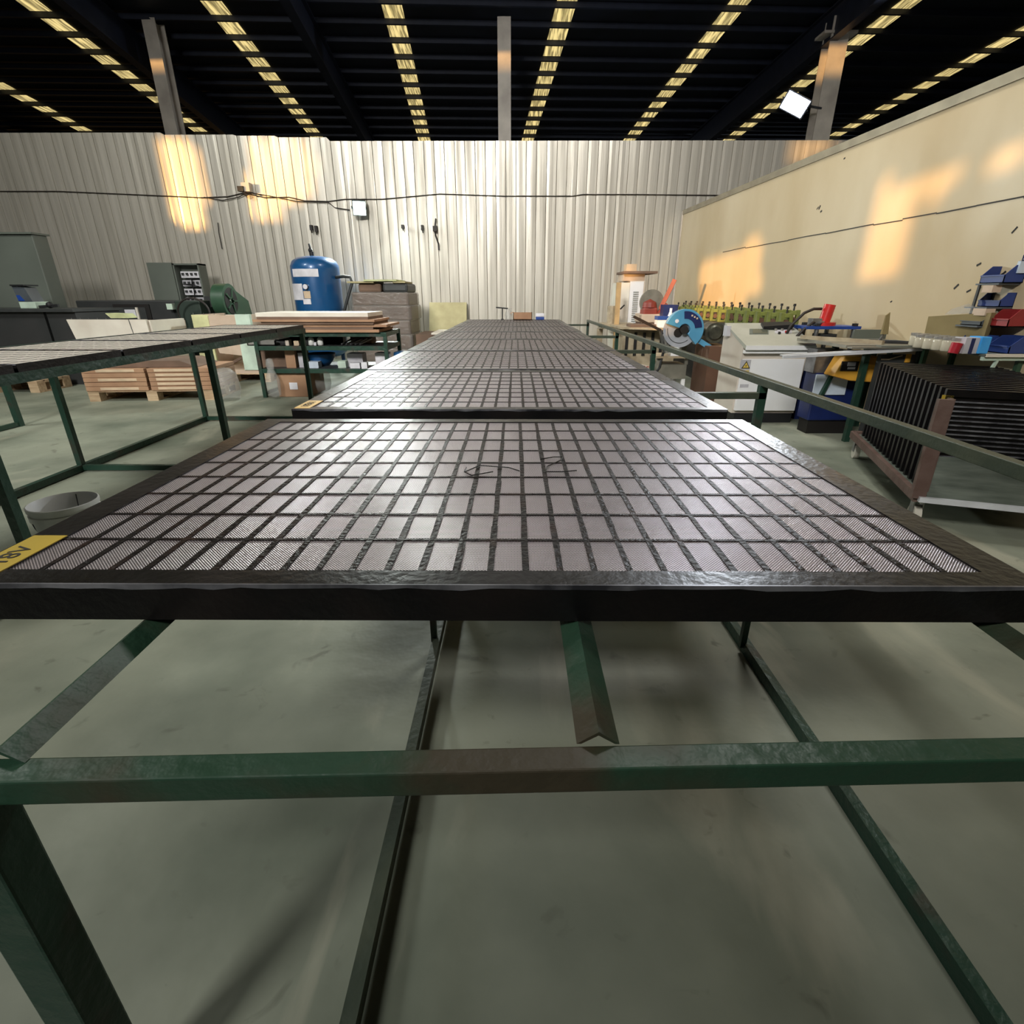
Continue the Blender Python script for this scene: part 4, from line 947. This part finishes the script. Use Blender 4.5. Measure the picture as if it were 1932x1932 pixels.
simple(B(c[0]+.0, c[1]+.14, 7.45, 8.0, z+.086, z+.115), 'wooden_plank', 'brown plank lying on the flat box of the white cabinet', 'plank', 'cardboard_dark')
x0, x1 = at(1182, 510, 7.5).x, at(1201, 510, 7.5).x
simple(B(x0, x1, 7.5, 7.7, z+.116, z+.2), 'small_carton', 'small yellow carton at the very top of the white cabinet', 'carton', 'label_cream')
# red chop saw
p = at(1226, 580, 7.1); x, z = p.x, p.z
t = thing('chop_saw', 'red chop saw with a raised red handle behind the blue saw', 'saw', (x, 7.1, 0))
zt_ = at(0, 602, 7.0).z
B(x-.11, x+.15, 7.0, 7.35, 0, zt_-.04).build('stand', 'brown_sheet', t)
B(x-.12, x+.26, 6.98, 7.38, zt_-.04, zt_+.06).build('base', 'board_tan', t, bevel=.01)
MB().cyl((x+.02, 7.1, z+.06), (x+.02, 7.14, z+.06), .15, n=28).build('blade_guard', 'worktop_grey', t)
B(x-.1, x+.08, 7.0, 7.2, z-.13, z+.0).build('motor', 'dull_red', t, bevel=.02)
MB().lathe([(.001, 0), (.09, .0), (.08, .06), (.001, .1)], (x-.01, 7.08, z+.0), 16).build('motor_cap', 'dull_red', t)
MB().bar((x+.12, 7.05, z-.02), (x+.25, 7.0, z+.32), .03, .05).build('handle', 'dull_red', t)
MB().bar((x+.05, 7.05, z-.1), (x+.2, 7.05, z+.04), .03, .03).build('arm', 'dull_red', t)
c = fb(1251, 1278, 575, 610, 6.8, .3)
simple(B(c[0], c[1], 6.8, 6.95, bz, c[5]), 'switch_box', 'dark navy box standing between the red saw and the blue saw', 'box', 'navy')
c = fb(1243, 1263, 597, 621, 6.25, .2)
t = thing('printed_carton', 'white carton with a blue lid band on the bench behind the blue saw', 'carton', ((c[0]+c[1])/2, 6.3, bz))
B(c[0], c[1], 6.3, 6.45, bz, c[5]-.04).build('body', 'paper', t); B(c[0]-.003, c[1]+.003, 6.297, 6.453, c[5]-.04, c[5]).build('lid_band', 'press_blue', t)
m = MB(); q = at(1264, 593, 6.5); m.lathe([(.001, 0), (.04, 0), (.035, .1), (.015, .16), (.015, .2), (.001, .2)], (q.x+.02, 6.55, bz), 14)
simple(m, 'plastic_bottle', 'clear teal bottle behind the printed carton', 'bottle', 'blue_white', smooth='all')
q = at(1205, 612, 6.4)
simple(B(q.x-.1, q.x+.22, 6.35, 6.6, bz, bz+.03), 'wood_offcuts', 'brown flat wooden pieces on the beige machine bench', 'wood', 'cardboard_dark')

# forming machine bed with olive clamps
simple(B(2.2, 2.34, 4.8, 8.05, 0, .68).box(2.34, 2.44, 4.8, 8.05, 0, .68), 'forming_machine', 'long dark bed under the two rows of olive green stands', 'machine', 'machine_dark')
def clamp_proto(label, loc):
    t = thing('roller_stand', label, 'roller stand', loc, math.radians(-8), 'olive green roller stands by the beige wall')
    m = MB(); m.box(-.05, -.022, -.03, .03, 0, .135).box(.022, .05, -.03, .03, 0, .135).box(-.022, .022, -.03, .03, .095, .13).box(-.022, .022, -.03, .03, 0, .02)
    m.build('housing', 'olive', t, world=False, bevel=.003)
    MB().cyl((0, 0, .13), (0, 0, .165), .008, .006, 8).build('screw', 'ink', t, world=False)
    MB().cyl((0, 0, .165), (0, 0, .185), .013, .011, 8).build('knob', 'ink', t, world=False)
    MB().cyl((0, -.025, .055), (0, .025, .055), .024, n=10).build('roller', 'brown_sheet', t, world=False)
    return t
base = None; order = ['nearest', 'second', 'third', 'fourth', 'fifth', 'sixth', 'seventh', 'eighth', 'ninth', 'tenth', 'eleventh', 'twelfth', 'thirteenth', 'farthest']
for row, x in ((0, 2.25), (1, 2.38)):
    for k in range(14):
        y = 4.92+k*.235-(.09 if row == 0 else 0); xx = x+(0.06 if row == 0 else .03)*(1-k/14)
        loc = (xx+.02, y, .68+.02*row)
        lab = 'olive green roller stand with black screw, %s from the console in the %s row' % (order[k], ['front', 'wall side'][row])
        if base is None: base = clamp_proto(lab, loc)
        else: dup(base, loc, math.radians(-8)+random.uniform(-.1, .1), lab)
# riser bar under wall-side row
simple(B(2.33, 2.44, 4.8, 8.05, .681, .7), 'riser_strip', 'dark strip under the wall side row of olive stands', 'strip', 'machine_dark')

# hydraulic press and work bench
def press():
    D = 4.35; q = at(1572, 612, D); x = q.x; zp = at(0, 620, D).z; zt = at(0, 648, D).z
    t = thing('hydraulic_press', 'small hydraulic press with red cylinder on a blue plate', 'press', (x, D, 0))
    x0, x1 = at(1520, 618, D).x, at(1622, 618, D).x
    B(x0, x1, D-.02, D+.22, zp-.002, zp+.02).build('top_plate', 'press_blue', t)
    m = MB(); m.cyl((x-.02, D+.1, zp+.02), (x-.02, D+.1, zp+.045), .085, n=26); m.cyl((x-.02, D+.1, zp+.045), (x, D+.1, at(0, 575, D).z), .042, n=26); m.build('cylinder', 'red', t, smooth=True)
    for a, b in ((x0+.09, D), (x1-.04, D), (x0+.09, D+.2), (x1-.14, D+.2)):
        MB().cyl((a, b, zt-.05), (a, b, zp), .017, n=12).build('column', 'steel', t)
        MB().cyl((a, b, zp+.02), (a, b, zp+.04), .022, n=6).build('nut', 'ink', t)
    MB().box(x-.06, x+.06, D+.02, D+.16, zt, zp-.04).build('ram', 'machine_dark', t)
    B(x0, x1, D-.04, D+.26, zt-.09, zt-.05).build('bed_plate', 'machine_dark', t)
    B(max(x0+.03, 2.32), x1-.03, D, D+.22, 0, zt-.09).build('base', 'navy', t)
    z1 = at(0, 583, D).z
    MB().tube([(x-.06, D+.1, z1), (x-.12, D+.1, z1), (x-.2, D+.08, z1-.03), (x-.3, D+.05, z1-.12), (x-.33, D+.05, z1-.2)], .011, 7).build('hose', 'cable', t, smooth='all')
    MB().tube([(x-.06, D+.08, z1-.1), (x-.14, D+.04, z1-.1), (x-.22, D, z1-.15), (x-.3, D, z1-.24)], .011, 7).build('hose', 'cable', t, smooth='all')
    m = MB(); m.box(x-.14, x-.07, D+.04, D+.12, zp+.021, zp+.075); m.cyl((x-.1, D+.02, z1-.1), (x-.05, D+.06, z1-.1), .013, n=8); m.build('valve', 'steel', t)
press()
def wbench():
    t = thing('work_bench', 'grey topped metal work bench with green legs right of the console', 'bench', (2.45, 3.8, 0))
    z = .655; B(2.14, 2.72, 3.56, 4.2, z-.02, z).build('top', 'worktop_grey', t)
    m = MB(); m.bar((2.12, 4.1, z+.012), (2.4, 3.6, z+.012), .03, .024); m.build('guide_strip', 'beige_metal', t)
    for a, b in ((2.33, 4.0), (2.33, 3.63), (2.68, 4.1), (2.68, 3.63)): MB().bar((a, b, 0), (a, b, z-.02), .035, .035).build('leg', 'green_steel', t)
    a0 = at(1477, 674, 3.5); a1 = at(1800, 656, 3.5)
    simple(MB().bar(a0, a1, .02, .016).bar(a0+Vector((0, .03, .01)), a1+Vector((0, .03, .01)), .03, .006), 'aluminium_channel', 'long bright aluminium channel along the edge of the grey work bench', 'channel', 'aluminium')
    MB().bar((2.14, 3.52, z-.012), (2.72, 3.52, z-.012), .05, .01).build('edge_lip', 'worktop_grey', t)
    x0, x1 = at(1520, 700, 3.85).x, at(1640, 700, 3.85).x
    u = thing('punching_machine', 'blue machine base with yellow head under the grey work bench', 'machine', ((x0+x1)/2, 3.9, 0))
    B(x0+.08, x1-.02, 3.84, 4.0, .1, .44).build('body', 'navy', u, bevel=.01)
    B(x0+.1, x1-.04, 3.86, 3.99, 0, .1).build('foot', 'ink', u)
    B(x0+.06, x0+.24, 3.86, 3.99, .44, .6).build('side_panel', 'steel', u)
    c = fb(1572, 1646, 671, 716, 3.76, .1)
    MB().prism([(c[0]+.03, 3.7, c[5]), (c[1], 3.7, c[5]), (c[1]-.02, 3.7, c[4]-.01), (c[0]+.1, 3.7, c[4]+.0), (c[0]-.02, 3.7, c[4]+.03)], (0, .13, 0)).build('head', 'yellow', u, bevel=.006)
    c = fb(1588, 1620, 682, 700, 3.69, .1); B(c[0], c[1], 3.692, 3.7, c[4], c[5]).build('name_plate', 'ink', u)
    c = fb(1601, 1616, 684, 691, 3.68, .1); B(c[0], c[1], 3.688, 3.692, c[4], c[5]).build('plate_label', 'label_bg', u)
    c = fb(1601, 1615, 693, 697, 3.68, .1); B(c[0], c[1], 3.688, 3.692, c[4], c[5]).build('plate_label', 'label_bg', u)
    c = fb(1541, 1602, 708, 746, 3.8, .1); B(c[0], c[1], 3.826, 3.84, c[4], c[5]).build('clear_pouch', 'blue_white', u)
    c = fb(1556, 1566, 708, 750, 3.8, .1); MB().bar((c[1], 3.81, c[5]), (c[0]-.02, 3.81, c[4]-.02), .03, .02).build('strut', 'green_steel', u)
    c = fb(1618, 1634, 715, 770, 3.75, .1)
    simple(MB().lathe([(.001, 0), (.03, 0), (.032, .1), (.028, .3), (.001, .32)], ((c[0]+c[1])/2+.01, 3.56, 0), 9), 'plastic_roll', 'clear plastic roll standing right of the blue machine base', 'plastic', 'film', smooth='all')
    # panel with blue edge leaning against the wall
    v = thing('leaning_sheet', 'grey panel with blue edge leaning on the beige wall behind the bench', 'panel', (2.6, 4.3, z))
    c = fb(1610, 1688, 622, 647, 4.12, .03); B(c[0], c[1], 4.12, 4.14, z, c[5]).build('panel', 'machine_grey', v)
    B(c[1], c[1]+.05, 4.12, 4.14, z, c[5]).build('blue_edge', 'press_blue', v)
    c = fb(1592, 1650, 619, 640, 3.9, .1)
    # brush
    w_ = thing('paint_brush', 'old brush with ochre bristles standing on the grey work bench', 'brush', (at(1662, 640, 3.8).x, 3.8, z))
    q = at(1662, 645, 3.8); MB().bar((q.x-.02, 3.8, z), (q.x+.01, 3.8, q.z+.05), .016, .012).build('handle', 'steel', w_)
    MB().add([(q.x-.012, 3.79, q.z+.05), (q.x+.03, 3.79, q.z+.05), (q.x+.03, 3.81, q.z+.05), (q.x-.012, 3.81, q.z+.05), (q.x-.012, 3.795, q.z+.17), (q.x+.01, 3.795, q.z+.19), (q.x+.01, 3.805, q.z+.19), (q.x-.012, 3.805, q.z+.17)], [(0,3,2,1),(4,5,6,7),(0,1,5,4),(1,2,6,5),(2,3,7,6),(3,0,4,7)]).build('bristles', 'olive_card', w_)
    simple(MB().tube([(2.35, 3.75, z+.006), (2.5, 3.9, z+.006), (2.62, 3.8, z+.006), (2.7, 3.7, z+.006), (2.58, 3.64, z+.006), (2.4, 3.7, z+.006)], .006, 5), 'loose_wire', 'thin black wire lying on the grey work bench', 'wire', 'black_rubber')
    d = thing('dark_box', 'dark blue and yellow labelled box under the right end of the aluminium channel', 'box', (at(1685, 690, 3.56).x, 3.65, 0))
    c = fb(1652, 1718, 668, 760, 3.58, .1); B(c[0], c[1], 3.58, 3.62, 0, c[5]-.005).build('body', 'dark_grey', d)
    c2 = fb(1710, 1719, 668, 684, 3.57, .1); B(c2[0], c2[1], 3.572, 3.58, c2[4], c2[5]).build('yellow_band', 'yellow', d)
    c2 = fb(1664, 1702, 668, 684, 3.57, .1); MB().tube([(c2[0], 3.574, c2[4]+.02), (c2[0]+.05, 3.574, c2[4]+.02), (c2[1]-.03, 3.574, c2[4]+.035), (c2[1], 3.574, c2[5]-.01)], .004, 5).build('swoosh', 'label_cream', d)
wbench()
def gbench():
    z = .655
    t = thing('work_bench', 'green edged bench holding jars and storage bins by the beige wall', 'bench', (2.65, 3.2, 0))
    B(2.56, 2.82, 2.98, 3.5, z-.012, z).build('top', 'machine_grey', t)
    B(2.56, 2.82, 2.975, 2.985, z-.014, z+.002).build('edge_strip', 'cream', t)
    B(2.56, 2.82, 2.99, 3.01, z-.034, z-.014).build('front_rail', 'mint', t)
    for a, b in ((2.8, 3.03), (2.6, 3.48), (2.78, 3.48)): MB().bar((a, b, 0), (a, b, z-.014), .025, .025).build('leg', 'machine_green', t)
    MB().bar((2.63, 3.0, z-.09), (2.65, 3.0, z-.02), .014, .014).build('gusset', 'mint', t)
    # jars
    first = None; k = 0
    wd = ['left end of the back row', 'second in the back row', 'third in the back row', 'fourth in the back row', 'right end of the back row', 'left end of the front row', 'second in the front row', 'third in the front row', 'fourth in the front row', 'right end of the front row']
    for row in (0, 1):
        for i in range(5):
            q = at((1726 if row == 0 else 1736)+i*18, 640, (3.52 if row == 0 else 3.38)-.075*i); loc = (q.x, q.y, z)
            lab = 'glass jar with pale metal lid on the bench, '+wd[k]; k += 1
            if first is None:
                first = thing('glass_jar', lab, 'jar', loc, 0, 'glass jars on the right bench')
                MB().lathe([(.001, .0), (.027, .0), (.029, .006), (.029, .055), (.024, .064)], n=16).build('jar_body', 'glass_jar', first, world=False, smooth='all')
                MB().lathe([(.001, .002), (.024, .003), (.024, .04), (.001, .04)], n=12).build('contents', 'cream', first, world=False)
                MB().lathe([(.027, .062), (.027, .078), (.001, .079)], n=16).build('lid', 'silver_cap', first, world=False)
            else: dup(first, loc, 0, lab)
    c = fb(1800, 1815, 641, 657, 3.03, .05)
    simple(MB().cyl(((c[0]+c[1])/2-.005, 3.04, z), ((c[0]+c[1])/2+.004, 3.04, z+.055), .024, .027, 20), 'plastic_cup', 'crimson plastic cup in front of the glass jars', 'cup', 'crimson', smooth=True)
    c = fb(1822, 1850, 632, 658, 3.02, .1); t2 = thing('supply_carton', 'blue and grey supply carton right of the crimson cup', 'carton', ((c[0]+c[1])/2, 3.05, z))
    c3 = fb(1849, 1868, 630, 656, 3.02, .1)
    B(c[0], c[1], 3.02, 3.1, z, z+.083).build('body', 'label_bg', t2); B(c[0]+.03, c[0]+.05, 3.018, 3.02, z, z+.08).build('stripe', 'navy', t2)
    B(c3[0]-.0, c3[1], 3.01, 3.1, z, z+.088).build('blue_end', 'sky_blue', t2, bevel=.004)
    # long olive carton tray
    z0 = .655; ya, yb_ = 3.58, 3.17; xa = at(1754, 620, ya).x-.02; xb = at(1868, 620, yb_).x-.02
    t3 = thing('long_carton', 'long olive brown carton behind the glass jars', 'carton', (2.7, 3.4, z0))
    za, zb = at(1754, 597, ya).z, at(1868, 590, yb_).z
    MB().add([(xa, ya, z0), (xb, yb_, z0), (xb+.04, yb_+.02, z0), (xa+.04, ya+.03, z0), (xa-.01, ya, za), (xb, yb_, zb), (xb+.045, yb_+.02, zb), (xa+.03, ya+.03, za)], [(0,3,2,1),(4,5,6,7),(0,1,5,4),(1,2,6,5),(2,3,7,6),(3,0,4,7)]).build('body', 'olive_card', t3)
    L = lambda k: Vector((xa+(xb-xa)*k, ya+(yb_-ya)*k, za+(zb-za)*k))
    vs = [L(.25), L(.75), L(.75)+Vector((.035, .02, 0)), L(.25)+Vector((.035, .02, 0)), L(.32)+Vector((.01, .005, .03)), L(.6)+Vector((.0, .0, .055)), L(.66)+Vector((.03, .02, .04)), L(.3)+Vector((.03, .02, .02))]
    vs = [v+Vector((0, 0, .004)) for v in vs]
    simple(MB().add(vs, [(0,3,2,1),(4,5,6,7),(0,1,5,4),(1,2,6,5),(2,3,7,6),(3,0,4,7)]), 'plastic_wrap', 'crumpled clear plastic wrap on the long olive carton', 'plastic', 'film')
    # extra shelf board to carry jars and carton between benches
    B(2.33, 2.77, 3.5, 4.02, z-.012, z-.001).build('extension_board', 'machine_grey', t)
    MB().bar((2.72, 3.98, 0), (2.72, 3.98, z-.014), .025, .025).build('leg', 'machine_green', t)
gbench()
# storage bins on a small rack
def bins():
    D = 3.2; z = .655
    t = thing('bin_rack', 'dark stepped rack carrying plastic storage bins at the right edge', 'rack', (2.74, 3.3, z))
    lv = [(z+.004, 2.60), (z+.135, 2.655), (z+.235, 2.675), (z+.36, 2.70)]
    for k, (zz, x) in enumerate(lv[1:]):
        B(x-.01, 2.81, D, D+.16, zz-.008, zz).build('shelf', 'bin_grey', t)
    for a in (2.70, 2.80):
        MB().bar((a, D+.14, z), (a, D+.14, z+.36), .01, .014).build('upright', 'machine_dark', t)
    MB().bar((2.71, D+.02, z+.0), (2.71, D+.02, z+.23), .008, .01).build('upright', 'machine_dark', t)
    def bin_(label, x, y, zz, w, d, h, mm):
        b = thing('storage_bin', label, 'storage bin', (x, y, zz), 0, 'plastic storage bins on the right bench'); m = MB(); tk = .004
        prof = [(0, 0), (w, 0), (w, h), (w*.45, h), (0, h*.45)]
        m.prism([(p[0]*1.0, 0, p[1]) for p in prof], (0, tk, 0)); m.prism([(p[0], d-tk, p[1]) for p in prof], (0, tk, 0))
        m.box(0, w, 0, d, 0, tk); m.box(w-tk, w, 0, d, 0, h); m.box(0, tk, 0, d, 0, h*.45)
        m.build('body', mm, b, world=False)
        B(-.004, .0, .0, d, h*.38, h*.47).build('front_lip', mm, b, world=False)
    bin_('blue storage bin on the bench, lowest and nearest the blue carton', 2.62, D-.06, z+.001, .12, .15, .085, 'bin_blue')
    bin_('blue storage bin cut off by the right picture edge on the bench', 2.68, D-.215, z+.001, .13, .14, .09, 'bin_blue')
    bin_('grey storage bin on the middle shelf of the rack', 2.66, D+.0, z+.136, .1, .15, .05, 'bin_grey')
    bin_('red storage bin beside the tan carton on the rack', 2.70, D-.13, z+.136, .11, .12, .09, 'bin_red')
    bin_('dark blue storage bin on the upper shelf of the rack', 2.73, D+.0, z+.236, .08, .15, .075, 'bin_blue')
    bin_('topmost blue storage bin of the stack', 2.70, D-.01, z+.361, .11, .16, .09, 'bin_blue')
    simple(B(2.665, 2.72, D+.0, D+.09, z+.19, z+.228), 'tan_carton', 'tan carton in the grey bin on the rack', 'carton', 'board_tan')
    simple(B(2.68, 2.73, D+.02, D+.09, z+.312, z+.35), 'tan_carton', 'tan carton in the upper dark blue bin', 'carton', 'board_tan')
    u = thing('parts_packet', 'blue and white parts packet standing in the topmost blue bin', 'packet', (2.77, D, z+.37))
    B(2.755, 2.80, D-.02, D+.0, z+.41, z+.47).build('packet', 'blue_white', u); B(2.755, 2.80, D-.022, D-.02, z+.47, z+.5).build('header', 'navy', u)
    text('packet_text', 'AM', 'paper', u, (2.778, D-.0235, z+.484), (1, 0, 0), (0, 0, 1), .028)
bins()

# ================================================================ CART OF STANDING SCREENS
def cart():
    rz = math.radians(-19); t = thing('screen_cart', 'low steel cart on pale casters carrying standing black screens', 'cart', (1.745, 2.14, 0), rz)
    W, L = .62, 1.2; zb = .14
    m = MB(); m.bar((0, 0, zb), (0, L, zb), .025, .04); m.bar((W, 0, zb), (W, L, zb), .025, .04); m.bar((0, L, zb), (W, L, zb), .025, .04); m.build('base_frame', 'rust', t, world=False)
    m = MB(); m.bar((0, -.02, zb+.0), (W, -.02, zb+.0), .02, .022); m.build('front_lip', 'aluminium', t, world=False)
    MB().add([(0.03, -.01, zb+.01), (W, -.01, zb+.01), (W, .12, .30), (0.03, .12, .30), (0.03, -.005, zb+.004), (W, -.005, zb+.004), (W, .13, .29), (0.03, .13, .29)], [(0,1,2,3),(7,6,5,4),(0,4,5,1),(1,5,6,2),(2,6,7,3),(3,7,4,0)]).build('guide_plate', 'tray_metal', t, world=False)
    B(.0, W, 0, L, zb-.005, zb+.005).build('deck', 'tray_metal', t, world=False)
    m = MB(); m.bar((.0, .0, zb), (.0, .02, .56), .05, .03); m.bar((.03, .03, zb), (.03, .05, .56), .012, .05); m.build('corner_post', 'rust', t, world=False)
    for a, b in ((.03, .06), (.03, L-.05), (W-.05, .06), (W-.05, L-.05)):
        m = MB(); m.cyl((a-.014, b, .045), (a+.014, b, .045), .045, n=20); m.build('caster_wheel', 'caster', t, world=False)
        m = MB(); m.box(a-.02, a-.015, b-.02, b+.02, .045, .118).box(a+.015, a+.02, b-.02, b+.02, .045, .118).box(a-.02, a+.02, b-.02, b+.02, .113, .12); m.build('caster_fork', 'steel', t, world=False)
    R = Matrix.Rotation(rz, 3, 'Z'); o = Vector((1.745, 2.14, 0)); first = None; nm = 17
    ordn = ['front, with slatted face and yellow corner tag']+['number']*16
    seq = ['second', 'third', 'fourth', 'fifth', 'sixth', 'seventh', 'eighth', 'ninth', 'tenth', 'eleventh', 'twelfth', 'thirteenth', 'fourteenth', 'fifteenth', 'sixteenth', 'rearmost']
    zl, zh = zb+.006, .585
    for k in range(nm):
        y = .14+k*.062; w = o+R @ Vector((.04, y, zl))
        lab = 'black slatted screen standing upright on the cart, '+('foremost, with yellow corner tag' if k == 0 else seq[k-1]+' from the front')
        if first is None:
            s = thing('upright_screen', lab, 'screen panel', w, rz, 'black screens standing on the cart'); hh = zh-zl; WW = .56
            m = MB(); m.box(0, WW, 0, .022, 0, .02).box(0, WW, 0, .022, hh-.03, hh).box(0, .03, 0, .022, .02, hh-.03).box(WW-.03, WW, 0, .022, .02, hh-.03); m.build('frame', 'black_frame', s, world=False)
            m = MB()
            for q in range(19): z = .025+q*(hh-.06)/19; m.box(.03, WW-.03, .006, .018, z, z+.006)
            m.build('slats', 'bare_edge', s, world=False)
            B(.03, WW-.03, .015, .02, .02, hh-.03).build('backing_sheet', 'black_frame', s, world=False)
            first = s
        else:
            first_c = dup(first, w, rz+random.uniform(-.004, .004), lab)
    B(-.012, .03, -.0, .003, hh-.075, hh-.025).build('corner_tag', 'yellow_tag', first, world=False)
cart()
